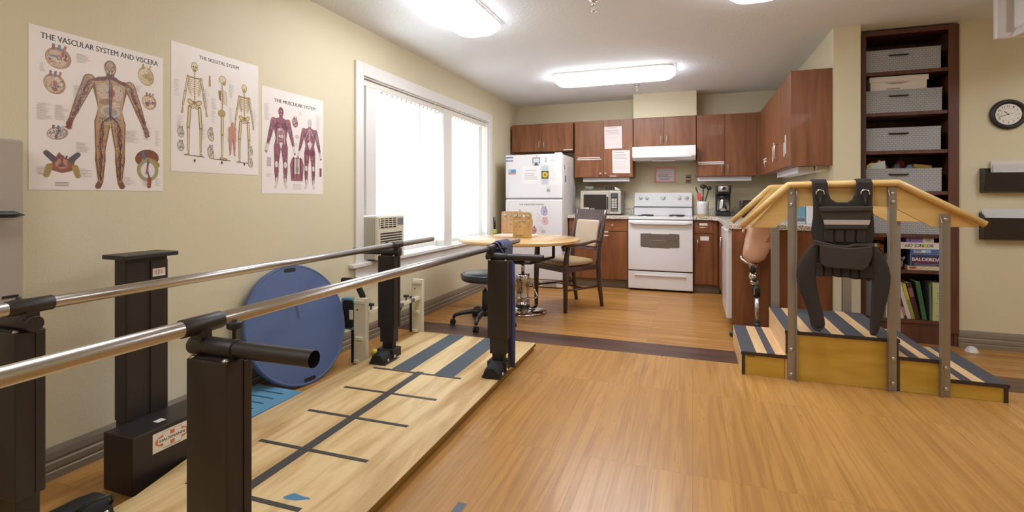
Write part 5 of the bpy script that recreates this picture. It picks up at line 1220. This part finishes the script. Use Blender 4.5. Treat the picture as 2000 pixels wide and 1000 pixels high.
apost(1.081, 1.128, yfp, 1.205, 1.081, (1.165, 1.115, .19, .045), 1)
apost(1.331, 1.383, yfp, 1.045, 1.331, (1.015, .165, .045), 1)
ybp = YS1 + .005
for x0, x1, zt in ((.564, .619, 1.205), (1.031, 1.086, 1.205), (1.331, 1.383, 1.045)):
    b = MB().box((x0, ybp, .001), (x1, ybp+.004, zt)); b.box((x0, ybp+.004, .001), (x0+.004, ybp+.034, zt)); b.build('post', alum, t, bevel=.0008)
PO = [(.300, .935), (.345, .948), (.492, .948), (.572, 1.030), (.640, 1.088), (1.070, 1.088), (1.125, 1.075), (1.296, .972), (1.512, .972), (1.505, .985), (1.128, 1.215), (.572, 1.215)]
for y in (YS0, YS1-.020):
    MB().prism([(x, y, z) for x, z in PO[1:]], (0, .020, 0)).build('side_panel', birch, t, bevel=.001)
for y in (YS0-.018, YS1+.018):
    b = MB(); b.tube([(.288, y, .950), (.556, y, 1.212), (.560, y, 1.2155), (.566, y, 1.217), (.575, y, 1.218), (1.118, y, 1.226), (1.128, y, 1.2265), (1.138, y, 1.222), (1.534, y, .990)], .0205, 16); b.build('handrail', railw, t)
# ================================================================ black harness vest hanging from the front rail
fab = mat('black_fabric', '#302a26', .85, bump=.5, bscale=400); fab2 = mat('black_flap', '#3c352e', .8, bump=.5, bscale=420); refl = mat('reflective_grey', '#b5aca4', .45)
h = thing('harness_vest', 'black support harness vest hanging over the near stair handrail with two long leg straps', 'harness', (.84, 3.47, .35))
yv = 3.470
def cloth(name, pts, y, th, m, par=h, bev=.008, crown=0.0):
    b = MB(); b.prism([(x, y, z) for x, z in pts], (0, th, 0))
    return b.build(name, m, par, bevel=bev, bseg=3)
body = [(.684, 1.235), (.690, 1.10), (.688, 1.02), (.676, .93), (.690, .86), (.688, .72), (.692, .665), (.720, .672), (.752, .664), (.790, .668), (.822, .662), (.862, .664), (.905, .655), (.950, .658), (.972, .645), (.990, .66), (.994, .76), (.990, .86), (1.003, .93), (.998, 1.02), (.992, 1.10), (.994, 1.235),
        (.914, 1.235), (.908, 1.17), (.893, 1.13), (.868, 1.112), (.810, 1.112), (.782, 1.13), (.768, 1.17), (.764, 1.235)]
vest = cloth('vest_body', body, yv, .024, fab)
for x0, x1 in ((.684, .764), (.914, .994)):
    b = MB(); P = []; R_ = .0305
    yc, zc = YS0-.018, 1.2225
    pr = [(yv+.004, 1.15)] + [(yc - R_*cos(a*pi/10), zc + R_*sin(a*pi/10)) for a in range(0, 9)]
    inn = [(yc - (R_-.007)*cos(a*pi/10), zc + (R_-.007)*sin(a*pi/10)) for a in range(8, -1, -1)] + [(yv+.012, 1.15)]
    b.prism([(x0, y, z) for y, z in pr + inn], (x1-x0, 0, 0)); b.build('shoulder_strap', fab, h, bevel=.003)
    xm = (x0+x1)/2 - .002; MB().tube([(xm + .021*cos(a*pi/7), yv-.008, 1.165 + .021*sin(a*pi/7)) for a in range(-1, 9)], .0042, 8).build('buckle_ring', mat('steel_ring', '#d5d0c8', .2, 1.0), h)
    part('buckle_tab', (xm-.014, yv-.010, 1.135), (xm+.014, yv+.002, 1.172), fab, h, .004)
    MB().tube([(xm, yv-.004, 1.14), (xm+.001, yv-.005, 1.09)], [.014, .014], 8, squash=(1, .4)).build('webbing', fab2, h)
# chest flap with its reflective stripe, waist belt and lower pocket flap
cloth('chest_flap', [(.716, 1.065), (.740, .985), (.745, .95), (.960, .952), (.972, .985), (.988, 1.070)], yv-.018, .018, fab2, h, .006)
cloth('flap_roll', [(.712, 1.085), (.722, 1.052), (.986, 1.060), (.990, 1.090)], yv-.026, .02, fab2, h, .008)
cloth('reflective_stripe', [(.736, 1.006), (.742, .978), (.968, .980), (.976, 1.008)], yv-.0195, .002, refl, h, .0008)
for x in (.745, .80, .855, .91): cloth('pleat', [(x, .955), (x, .875), (x+.045, .870), (x+.046, .95)], yv-.012, .014, fab, h, .006)
cloth('waist_belt', [(.684, .885), (.690, .850), (.80, .835), (.86, .838), (.90, .85), (.995, .848), (.998, .872), (.90, .868), (.86, .855), (.80, .858)], yv-.022, .022, fab2, h, .007)
cloth('pocket_flap', [(.716, .858), (.722, .745), (.745, .722), (.935, .712), (.962, .735), (.985, .80), (.984, .856), (.86, .842)], yv-.030, .016, fab2, h, .008)
for x in (.700, .745, .79, .835, .88, .925, .955): cloth('hanging_strap', [(x, .745), (x, .668), (x+.038, .664), (x+.038, .74)], yv-.012, .012, fab, h, .005)
def legstrap(pts):
    b = MB(); rs = []
    for i, (x, y, z, w, th) in enumerate(pts):
        rs.append([V((x + w*.97*cos(a), y + th*sin(a), z)) for a in [2*pi*k/16 for k in range(16)]])
    b.rings(rs); return b.build('leg_strap', fab, h, sub=1)
legstrap([(.700, yv, .862, .022, .012), (.684, yv, .82, .036, .016), (.664, yv, .76, .050, .020), (.648, yv, .70, .058, .022), (.650, yv, .62, .056, .024), (.672, yv-.002, .54, .048, .024), (.694, yv-.005, .46, .043, .024), (.708, yv-.008, .40, .042, .026), (.710, yv-.01, .362, .040, .026), (.706, yv-.01, .345, .026, .02)])
legstrap([(.994, yv, .855, .018, .012), (1.008, yv, .81, .034, .016), (1.024, yv, .75, .048, .020), (1.036, yv, .68, .050, .022), (1.030, yv, .60, .047, .024), (1.018, yv-.002, .52, .041, .024), (1.008, yv-.005, .44, .033, .024), (.998, yv-.008, .38, .026, .024), (.992, yv-.01, .345, .020, .02), (.990, yv-.01, .333, .010, .012)])
MB().tube([(.678, yv-.008, .375), (.690, yv-.030, .35), (.712, yv-.034, .345), (.728, yv-.020, .36)], .008, 8).build('strap_loop', rub, h)
part('side_buckle', (.996, yv-.01, .852), (1.012, yv+.004, .872), mat('steel_ring', '#d5d0c8', .2, 1.0), h, .003)
# ================================================================ prosthetic leg leaning on the cherry end panel
p = thing('prosthetic_leg', 'prosthetic leg with a flesh coloured thigh socket standing by the cherry end panel', 'prosthetic leg', (.47, 4.46, 0))
skin = mat('socket_flesh', '#d3a285', .22, coat=.4)
sec = [(.452, .602, .022, .022), (.458, .612, .052, .050), (.470, .640, .080, .070), (.477, .690, .096, .084), (.492, .75, .104, .090), (.508, .81, .109, .094), (.522, .87, .112, .095), (.530, .905, .115, .096), (.535, .935, .118, .098)]
rs = []
for x, z, a, c in sec: rs.append([V((x + a*cos(2*pi*k/28), 4.47 + c*sin(2*pi*k/28), z + .10*a*cos(2*pi*k/28) + (.25*(a-.105)*cos(2*pi*k/28) if z > .9 else 0))) for k in range(28)])
b = MB().rings(rs, cap1=False)
rs2 = [[V((.535 + (q.x-.535)*.93, 4.47 + (q.y-4.47)*.93, q.z)) for q in rs[-1]], [V((.530 + (q.x-.530)*.9, 4.47 + (q.y-4.47)*.9, q.z-.12)) for q in rs[-2]]]
b.rings([rs[-1]] + rs2, cap0=False)
b.build('thigh_socket', skin, p, smooth=True)
b = MB(); b.ell((.392, 4.46, .893), (.016, .02, .022)).ell((.388, 4.46, .868), (.012, .015, .015)); b.build('valve', mat('clear_plastic', '#d9c9b8', .2), p)
MB().tube([(.368, 4.45, .672), (.372, 4.42, .645), (.400, 4.40, .622), (.435, 4.40, .606), (.48, 4.42, .60)], [.008, .011, .010, .009, .009], 8).build('socket_rim', steel, p)
MB().rbox((.458, 4.47), .035, .03, .01, .585, .603).build('adapter_plate', steel, p, bevel=.002)
MB().cyl((.455, 4.47, .585), (.458, 4.47, .525), .026, .024, 18).build('knee_top', blkp, p)
for dx in (-.02, .02):
    for z in (.578, .530): MB().lathe((.456+dx, 4.445, z), [(.006, 0), (.006, -.006), (.003, -.008)], 8, 'Y').build('screw', zinc, p)
b = MB().ell((.456, 4.465, .500), (.032, .030, .032)).ell((.470, 4.468, .455), (.034, .028, .030)).cyl((.445, 4.44, .50), (.445, 4.50, .50), .018, seg=14).cyl((.478, 4.44, .452), (.478, 4.50, .452), .018, seg=14); b.build('knee_joint', chrome, p)
b = MB().ell((.468, 4.455, .478), (.022, .03, .02)).tube([(.475, 4.47, .43), (.482, 4.47, .40), (.487, 4.47, .34)], [.026, .030, .026], 14); b.build('knee_body', blkp, p)
part('shin_plate', (.462, 4.438, .355), (.470, 4.444, .41), steel, p, .002)
MB().cyl((.487, 4.47, .345), (.489, 4.47, .115), .0165, seg=18).build('pylon', mat('pylon_alloy', '#cfd0d6', .25, .9), p)
MB().cyl((.489, 4.47, .13), (.489, 4.47, .075), .024, seg=18).build('ankle', blkp, p)
sh = [(.535, .035, .030, .030), (.525, .045, .038, .043), (.49, .050, .038, .048), (.44, .043, .038, .040), (.38, .034, .042, .032), (.325, .029, .040, .027), (.292, .024, .026, .021), (.283, .020, .012, .012)]
rs = []
for x, z, w_, hh in sh: rs.append([V((x, 4.47 + w_*cos(2*pi*k/18), max(.003, z + hh*sin(2*pi*k/18)))) for k in range(18)])
MB().rings(rs).build('shoe', mat('navy_shoe', '#2c3142', .6), p, smooth=True)
# ================================================================ built-in bookshelf
t = thing('bookshelf', 'tall dark wood built-in bookshelf in the wall niche behind the therapy stairs', 'bookshelf', (1.59, 4.95, 0))
x0, x1, y0, y1 = SX0+.001, SX1-.001, YR-.004, YR+SDEP
part('side', (x0, y0, .001), (x0+.02, y1, 2.466), walnut, t, .001); part('side', (x1-.022, y0, .001), (x1, y1, 2.466), walnut, t, .001)
part('back', (x0+.02, y1-.012, .10), (x1-.022, y1, 2.466), walnut, t, 0)
part('face_frame', (x1-.062, y0-.012, .10), (x1+.004, y0-.001, 2.466), walnut, t, .001)
part('face_frame', (x0-.004, y0-.012, .10), (x0+.03, y0-.001, 2.466), walnut, t, .001)
part('top_rail', (x0+.031, y0-.012, 2.43), (x1-.063, y0-.001, 2.466), walnut, t, .001)
part('top_panel', (x0+.02, y0, 2.445), (x1-.022, y1-.012, 2.466), walnut, t, 0)
SZ = [2.142, 1.815, 1.512, 1.188, .852, .572, .182]
for z in SZ: part('shelf', (x0+.0205, y0, z-.027), (x1-.0225, y1-.0125, z), walnut, t, .001)
part('kick_board', (x0+.02, y0+.01, .001), (x1-.022, y0+.03, .155), walnut, t, 0)
xl, xr = x0+.021, x1-.024
wv = woven('woven_grey', '#a9abad', '#7f8284', 38, 62)
binm = mat('bin_rim', '#9a9c9e', .5)
def bin_(z, xa, xb, hgt, lab):
    t = thing('storage_bin', lab, 'storage bin', ((xa+xb)/2, YR+.2, z+.001), 0, 'woven grey bins')
    ya, yb = YR+.012, YR+.35
    b = MB().box((xa, ya, z+.001), (xb, ya+.006, z+hgt)).box((xa, yb-.006, z+.001), (xb, yb, z+hgt)).box((xa, ya+.006, z+.001), (xa+.006, yb-.006, z+hgt)).box((xb-.006, ya+.006, z+.001), (xb, yb-.006, z+hgt)).box((xa+.006, ya+.006, z+.001), (xb-.006, yb-.006, z+.007)); b.build('basket', wv, t)
    b = MB().box((xa-.002, ya-.003, z+hgt-.006), (xb+.002, ya+.009, z+hgt+.003)).box((xa-.002, yb-.009, z+hgt-.006), (xb+.002, yb+.003, z+hgt+.003)).box((xa-.002, ya+.009, z+hgt-.006), (xa+.007, yb-.009, z+hgt+.003)).box((xb-.007, ya+.009, z+hgt-.006), (xb+.002, yb-.009, z+hgt+.003)); b.build('rim', binm, t)
    xc = 1.532; MB().tube([(xc-.062, ya-.002, z+hgt-.043), (xc-.05, ya-.012, z+hgt-.046), (xc+.05, ya-.012, z+hgt-.046), (xc+.062, ya-.002, z+hgt-.043)], .008, 8, squash=(1.2, .7)).build('handle', blk, t)
bin_(2.142, xl+.004, 1.805, .172, 'woven grey storage bin on the topmost bookshelf')
bin_(1.815, xl+.004, 1.812, .176, 'woven grey storage bin with a white lidded box on top of it')
bin_(1.512, xl+.004, 1.805, .180, 'woven grey storage bin on the third bookshelf from the top, little showing above its rim')
bin_(1.188, xl+.004, 1.810, .180, 'woven grey storage bin overfilled with bags and a gold box')
bin_(.852, xl+.004, 1.800, .180, 'lowest woven grey storage bin, half hidden behind the stair handrail')
t = thing('storage_box', 'white cardboard storage box with a lid resting on the second grey bin', 'box', (1.54, YR+.19, 1.9955))
wb = mat('white_card', '#ddd6cb', .6)
yb_ = YR+.353
part('box_body', (1.352, YR+.035, 1.9955), (1.725, YR+.34, 2.085), wb, t, .002)
part('lid', (1.344, YR+.028, 2.066), (1.735, YR+.345, 2.108), wb, t, .002)
b = MB().prism([(1.44, YR+.0335, 2.06), (1.62, YR+.0335, 2.06), (1.56, YR+.0335, 2.044), (1.50, YR+.0335, 2.044)], (0, .002, 0)); b.build('hand_hole', mat('card_shadow', '#a89c8c', .7), t)
D = Draw((1.46, YR+.0345, 1.998), (1, 0, 0), (0, 0, 1)); D.lines(0, .006, .10, 1, .01, .010, '#a59d92', .1, 2); D.build('pen_mark', print_, t)
# things sticking out of the fourth bin
zt = 1.375
b = MB(); b.prism([(1.32, YR+.06, 1.20), (1.335, YR+.06, zt+.028), (1.455, YR+.05, zt+.062), (1.475, YR+.06, 1.20)], (0, .012, 0)); tag(b.build('picture_card', mat('card_mint', '#c3d0c4', .4), bevel=.001), 'pale card with a colourful print leaning in the overfilled grey bin', 'card')
d = Draw((1.335, YR+.0585, zt-.01), (.95, 0, .18), (0, 0, 1)); d.ellipse(.03, .03, .025, .02, '#d9b75a'); d.ellipse(.05, .03, .022, .012, '#b0506a'); d.ellipse(.085, .04, .014, .02, '#d07f4a'); d.ellipse(.065, .018, .012, .012, '#7a5f9a'); tag(d.build('print', print_), 'colourful print on the pale card in the overfilled grey bin', 'print')
def lump(name, lab, c, r, m, sd):
    b = MB(); q = random.Random(sd); b.ell(c, r, 14, 9)
    for v in b.bm.verts: v.co += V((q.uniform(-1, 1), q.uniform(-1, 1), q.uniform(-1, 1)))*.18*min(r)
    return tag(b.build(name, m, smooth=True), lab, 'bag')
lump('plastic_bag', 'reddish clear plastic bag arching over the card in the overfilled bin', (1.425, YR+.17, 1.335), (.100, .04, .115), mat('bag_red', '#a5605a', .25), 3)
lump('dark_bag', 'dark crumpled bag in the middle of the overfilled bin', (1.555, YR+.12, 1.33), (.040, .035, .095), mat('bag_dark', '#463c3a', .35), 5)
lump('red_bag', 'red crumpled packet right of the dark bag in the overfilled bin', (1.62, YR+.26, 1.36), (.045, .04, .10), mat('bag_crimson', '#b0443e', .35), 7)
lump('blue_bag', 'small blue packet right of the dark bag in the overfilled bin', (1.618, YR+.06, 1.340), (.036, .03, .058), mat('bag_blue', '#54728a', .35), 9)
rt = M.Rotation(R(8), 3, 'Y')
tag(MB().box((1.665, YR+.11, 1.372), (1.785, YR+.20, 1.402), rt).box((1.675, YR+.12, 1.20), (1.77, YR+.19, 1.36)).build('gold_box', mat('gold_card', '#a3823a', .35, .3), bevel=.002), 'flat gold box lying across the right of the overfilled bin', 'box')
b = MB().box((1.63, YR+.20, 1.53), (1.72, YR+.24, 1.715), M.Rotation(R(4), 3, 'Y')); tag(b.build('paper_stack', mat('cream_paper', '#e4dccb', .6), bevel=.002), 'cream papers just above the rim of the third grey bin', 'papers')
# game shelf (top of shelf board at z .572)
zg = .5725
t = thing('game_box', 'orange game box standing behind the harness strap on the bookshelf', 'game box', (1.43, YR+.1, zg))
def og(D): D.lines(.06, .18, .08, 3, .022, .010, '#e8d9b0', .3, 2); D.ellipse(.11, .13, .016, .016, '#7a3c20'); D.ellipse(.12, .06, .02, .014, '#b5482e'); D.rect(.09, .02, .04, .02, '#e2d6c0')
sheet_obj('box', (1.345, YR+.19, zg), (1, 0, 0), (0, 0, 1), .145, .245, '#cf8f33', og, .06, 'paper_print', t)
MB().tube([(1.365, YR+.180, zg+.175), (1.375, YR+.155, zg+.195), (1.44, YR+.150, zg+.205), (1.485, YR+.155, zg+.195)], .012, 8).build('strap_handle', blkp, t)
t = thing('kettle', 'small silver grey lidded pot left of the stacked board games', 'pot', (1.50, YR+.12, zg))
MB().lathe((1.508, YR+.09, zg), [(.058, .001), (.072, .012), (.078, .045), (.074, .065), (.01, .066)], 28).build('pot', mat('pot_cream', '#c2b396', .3, .4), t)
MB().lathe((1.508, YR+.09, zg), [(.077, .066), (.068, .095), (.040, .115), (.015, .122), (.014, .135), (.006, .14)], 28).build('lid', mat('pot_grey', '#8f8a84', .3, .5), t)
MB().tube([(1.570, YR+.08, zg+.055), (1.583, YR+.07, zg+.075), (1.592, YR+.065, zg+.098)], [.014, .011, .009], 10).build('spout', mat('pot_grey', '#8f8a84', .3, .5), t)
def game(lab, xa, w, z, hgt, dep, col, fn):
    o = sheet_obj('game_box', (xa, YR+.012, z), (1, 0, 0), (0, 0, 1), w, hgt, col, fn, dep)
    return tag(o, lab, 'game box', 'stacked board games')
z = zg + .0005
def g_cream(D):
    D.rect(.012, .008, .045, .016, '#a4553a')
    for i in range(3): D.line([(.07 + .045*i, .006), (.115 + .045*i, .024)], .003, '#c77f62')
game('flat cream game box at the bottom of the board game stack', 1.592, .235, z, .030, .19, '#d9cfae', g_cream); z += .0305
def g_bald(D):
    D.rect(.004, .004, .006, .092, '#6f82b0'); D.rect(.004, .090, .22, .006, '#6f82b0'); D.poly([(.03, .055), (.22, .068), (.22, .030), (.03, .022)], '#6a3350'); D.text('BALDERDASH', .016, .040, .225, .026, '#e8e0dc'); D.lines(.03, .014, .17, 2, .009, .004, '#8d7fa0', .2)
game('dark blue game box lettered in white, second from the bottom of the stack', 1.606, .235, z, .098, .19, '#353a5e', g_bald); z += .0985
def g_blue(D): D.rect(.02, .005, .11, .024, '#8fb4d6'); D.rect(.03, .017, .04, .010, '#b8606a'); D.ellipse(.085, .016, .014, .009, '#d6dde2')
game('light blue and navy game box under the white one in the stack', 1.612, .215, z, .034, .18, '#4a6a9a', g_blue); z += .0345
def g_bounce(D):
    D.text('BOUNCE-OFF', .024, .014, .185, .026, '#2b2622', flip=True); D.ellipse(.160, .027, .0115, .0125, '#b5c332'); D.rect(.006, .026, .016, .014, '#d9a0a8')
game('white game box lying upside down in the stack of board games', 1.548, .270, z, .050, .20, '#dcd5c9', g_bounce); z += .0505
def g_pur(D): D.rect(.105, 0, .07, .036, '#b9b4a2'); D.rect(.018, .007, .012, .022, '#4a3f66'); D.rect(.125, .012, .03, .012, '#8f8a7c')
game('purple game box with a cream end on top of the stack', 1.585, .178, z, .036, .17, '#7b5fa0', g_pur)
# lower shelf: books leaning left, a grey bin
zb = .1825
t = thing('lidded_bin', 'slate grey lidded bin on the lowest bookshelf behind the harness', 'bin', (1.345, YR+.15, zb))
part('bin', (1.305, YR+.02, zb), (1.405, YR+.30, zb+.285), mat('slate_plastic', '#6f747a', .5), t, .006)
part('lid', (1.302, YR+.016, zb+.286), (1.408, YR+.304, zb+.305), mat('slate_lid', '#858a90', .5), t, .004)
def book(lab, xbot, th, hgt, lean, col, pg='#d9d2c2', band=None, dep=.17):
    tt = thing('book', lab, 'book', (xbot, YR+.09, zb), 0, 'books on the lowest shelf')
    rot = M.Rotation(R(-lean), 4, 'Y'); ya = YR+.010
    def q(b): b.bm.transform(M.Translation((xbot, 0, zb + (th*sin(R(lean)) if lean < 0 else .0))) @ rot); return b
    q(MB().box((0, ya, 0), (th, ya+.004, hgt)).box((0, ya+.004, 0), (.003, ya+dep, hgt)).box((th-.003, ya+.004, 0), (th, ya+dep, hgt))).build('cover', mat('book_' + col[1:], col, .45), tt, bevel=.001)
    q(MB().box((.0031, ya+.0041, .004), (th-.0031, ya+dep-.006, hgt-.004))).build('pages', mat('page_paper', pg, .7), tt)
    if band: q(MB().box((.001, ya-.0006, hgt*band[1]), (th-.001, ya, hgt*band[2]))).build('spine_label', mat('band_' + band[0][1:], band[0], .45), tt)
    return tt
book('tan book standing upright beside the slate grey bin', 1.425, .022, .25, 0, '#8a6a4c')
book('white thin book standing upright left of the leaning books', 1.449, .016, .26, 0, '#cfcac0')
book('dark teal book leaning left, behind the aluminium post', 1.530, .018, .24, 14, '#3f4f4c')
book('cream book leaning left with a pale spine, behind the aluminium post', 1.5492, .022, .26, 13.8, '#cdc3ae')
book('dark red book leaning left beside the cream one', 1.5725, .018, .27, 13.7, '#5c2f2c', band=('#b58a84', .1, .35))
book('white book leaning left with a wide plain spine', 1.5916, .026, .30, 13.6, '#d6d0c6')
book('yellow topped green book leaning left', 1.6190, .024, .285, 13.2, '#8f9a4c', band=('#c9bc3c', .55, .98))
book('dark maroon book leaning left with pink and gold marks', 1.6445, .030, .29, 12, '#4a2624', band=('#96606a', .62, .85))
book('dark green book leaning left, rightmost of the leaning ones', 1.688, .030, .30, 9, '#3f6a48')
book('grey green binder standing upright beside the light green one', 1.735, .014, .285, 1, '#5f7268')
t = book('light green binder standing upright, rightmost on the lowest shelf', 1.752, .070, .295, 0, '#b9c48c')
D = Draw((1.752, YR+.0095, zb), (1, 0, 0), (0, 0, 1))
for z_ in (.215, .195, .175): D.ellipse(.035, z_, .005, .003, '#5f6a48')
D.lines(.018, .135, .035, 1, .01, .003, '#6f7a58', .2); D.lines(.02, .04, .035, 2, .01, .003, '#6f7a58', .2); D.build('spine_print', print_, t)
# ================================================================ wall items on the right
def clockface(D):
    D.ellipse(.078, .078, .0775, .0775, '#e6e2da', seg=40)
    for k in range(12):
        a = pi/2 - k*pi/6; s_ = str(k or 12); w_ = .011*len(s_)*.8 if len(s_) > 1 else .009
        D.text(s_, .078 + .060*cos(a) - w_/2, .078 + .060*sin(a) - .007, w_, .014, '#4a4642')
    D.ring(.078, .078, .044, .044, .0012, '#9a948c', 32)
    for ang, ln, w_ in ((139, .036, .005), (196, .060, .004), (14, .030, .002)):
        a = R(ang); D.line([(.078, .078), (.078 + ln*cos(a), .078 + ln*sin(a))], w_, '#23201e')
    D.ellipse(.078, .078, .005, .005, '#23201e')
t = thing('wall_clock', 'round wall clock with a black rim on the wall right of the bookshelf', 'clock', (2.201, YR-.02, 1.757))
MB().lathe((2.201, YR, 1.757), [(.105, -.001), (.112, -.012), (.108, -.026), (.098, -.033), (.086, -.030), (.079, -.018)], 48, 'Y', cap=False).build('rim', blkp, t)
MB().lathe((2.201, YR, 1.757), [(.10, -.002), (.084, -.017), (.01, -.0175)], 40, 'Y').build('back', blkp, t)
o = Draw((2.201-.078, YR-.0178, 1.757-.078), (1, 0, 0), (0, 0, 1)); clockface(o); o.build('dial', print_, t)
rack = mat('rack_black', '#2b2522', .35)
def file_rack(lab, z0, z1, xa, papers):
    t = thing('file_rack', lab, 'file rack', (2.25, YR-.05, z0), 0, 'wall file racks')
    b = MB()
    P = [(YR-.002, z0), (YR-.062, z0+.01), (YR-.085, z1-.035), (YR-.081, z1-.035), (YR-.058, z0+.014), (YR-.006, z0+.006), (YR-.006, z1), (YR-.002, z1)]
    b.prism([(xa, y, z) for y, z in P], (.40, 0, 0)); b.build('tray', rack, t, bevel=.001)
    Q = [(YR-.002, z0), (YR-.062, z0+.01), (YR-.085, z1-.035), (YR-.06, z1-.010), (YR-.002, z1)]
    for x in (xa-.004, xa+.40): MB().prism([(x, y, z) for y, z in Q], (.004, 0, 0)).build('end_plate', rack, t, bevel=.001)
    for k in range(4): MB().lathe((xa-.0045, YR-.016, z0+.025+.042*k), [(.004, 0), (.004, -.001)], 8, 'X').build('rivet_hole', dark, t)
    for dx, y, za, zb_, lab2, col in papers:
        tag(MB().box((xa+dx, y-.006, z0+.02), (xa+dx+.27, y, za)).build('folder', mat('fold_' + col[1:], col, .6), bevel=.001), lab2, 'folder')
file_rack('upper black wall file rack below the clock', 1.176, 1.360, 2.040, [(.055, YR-.020, 1.415, 0, 'white folder standing at the back of the upper wall rack', '#d9d2ca'), (.062, YR-.034, 1.385, 0, 'grey white folder in front in the upper wall rack', '#cbc8c8'), (.105, YR-.048, 1.335, 0, 'low white paper at the front of the upper wall rack', '#dcdad8')])
file_rack('lower black wall file rack behind the end of the stair handrail', .822, 1.025, 2.036, [(.006, YR-.022, 1.058, 0, 'white papers at the back of the lower wall rack', '#d3d2d4'), (.110, YR-.046, .992, 0, 'low white paper at the front of the lower wall rack', '#dcdad8')])
# white moulded housing hung from the ceiling at the right edge
t = thing('ceiling_housing', 'white moulded housing hanging from the ceiling, cropped by the top right corner of the photo', 'ceiling unit', (2.2, 3.9, 2.19))
part('body', (1.970, 3.55, 2.235), (2.42, 4.19, H-.001), appl, t, .02, bseg=4)
part('end_plate', (1.885, 4.192, 2.188), (2.45, 4.235, H-.001), appl, t, .012, bseg=4)
part('seam', (1.936, 4.1895, 2.225), (1.9695, 4.1925, H-.004), mat('groove', '#c0b6a8', .5), t, .001)
b = MB().prism([(1.972, 3.55, 2.232), (1.955, 3.55, 2.185), (1.968, 3.55, 2.180), (2.05, 3.55, 2.232)], (0, .62, 0)); b.build('louver', appl, t, bevel=.004)
# ceiling sprinklers
def sprink(c, k, lab):
    t = thing('sprinkler', lab, 'sprinkler', (c[0], c[1], H), 0, 'ceiling sprinklers')
    MB().lathe((c[0], c[1], H), [(.034*k, -.001), (.032*k, -.008*k), (.016*k, -.012*k)], 20).build('escutcheon', chrome, t)
    MB().lathe((c[0], c[1], H), [(.014*k, -.01), (.014*k, -.035*k), (.010*k, -.040*k)], 14).build('body', chrome, t)
    b = MB()
    for s in (-1, 1): b.tube([(c[0]+s*.012*k, c[1], H-.035*k), (c[0]+s*.014*k, c[1], H-.055*k), (c[0], c[1], H-.075*k)], .003*k, 6)
    b.build('frame', chrome, t); MB().lathe((c[0], c[1], H), [(.004*k, -.070*k), (.016*k, -.078*k), (.016*k, -.081*k), (.004*k, -.083*k)], 14).build('deflector', chrome, t)
sprink((-.632, 3.37), 1.0, 'chrome fire sprinkler at the top of the photo, between two ceiling lights')
sprink((-.62, 6.08), .9, 'small chrome fire sprinkler in front of the soffit, behind the kitchen light')
# small bits on the floor
b = MB().lathe((1.936, 4.62, 0), [(.045, .001), (.040, .012), (.030, .030), (.016, .040), (.004, .042)], 18); tag(b.build('door_stop', mat('pale_cap', '#cfccc6', .4), bevel=.001), 'small white dome shaped cap on the floor by the right baseboard', 'cap')
d = Draw((-.825, 1.60, .0004), (1, .05, 0), (0, 1, 0)); d.poly([(0, 0), (.036, 0), (.036, .088), (.0, .092)], '#5b6670'); tag(d.build('floor_tape', print_), 'short grey tape strip on the wood floor at the bottom of the photo', 'tape')
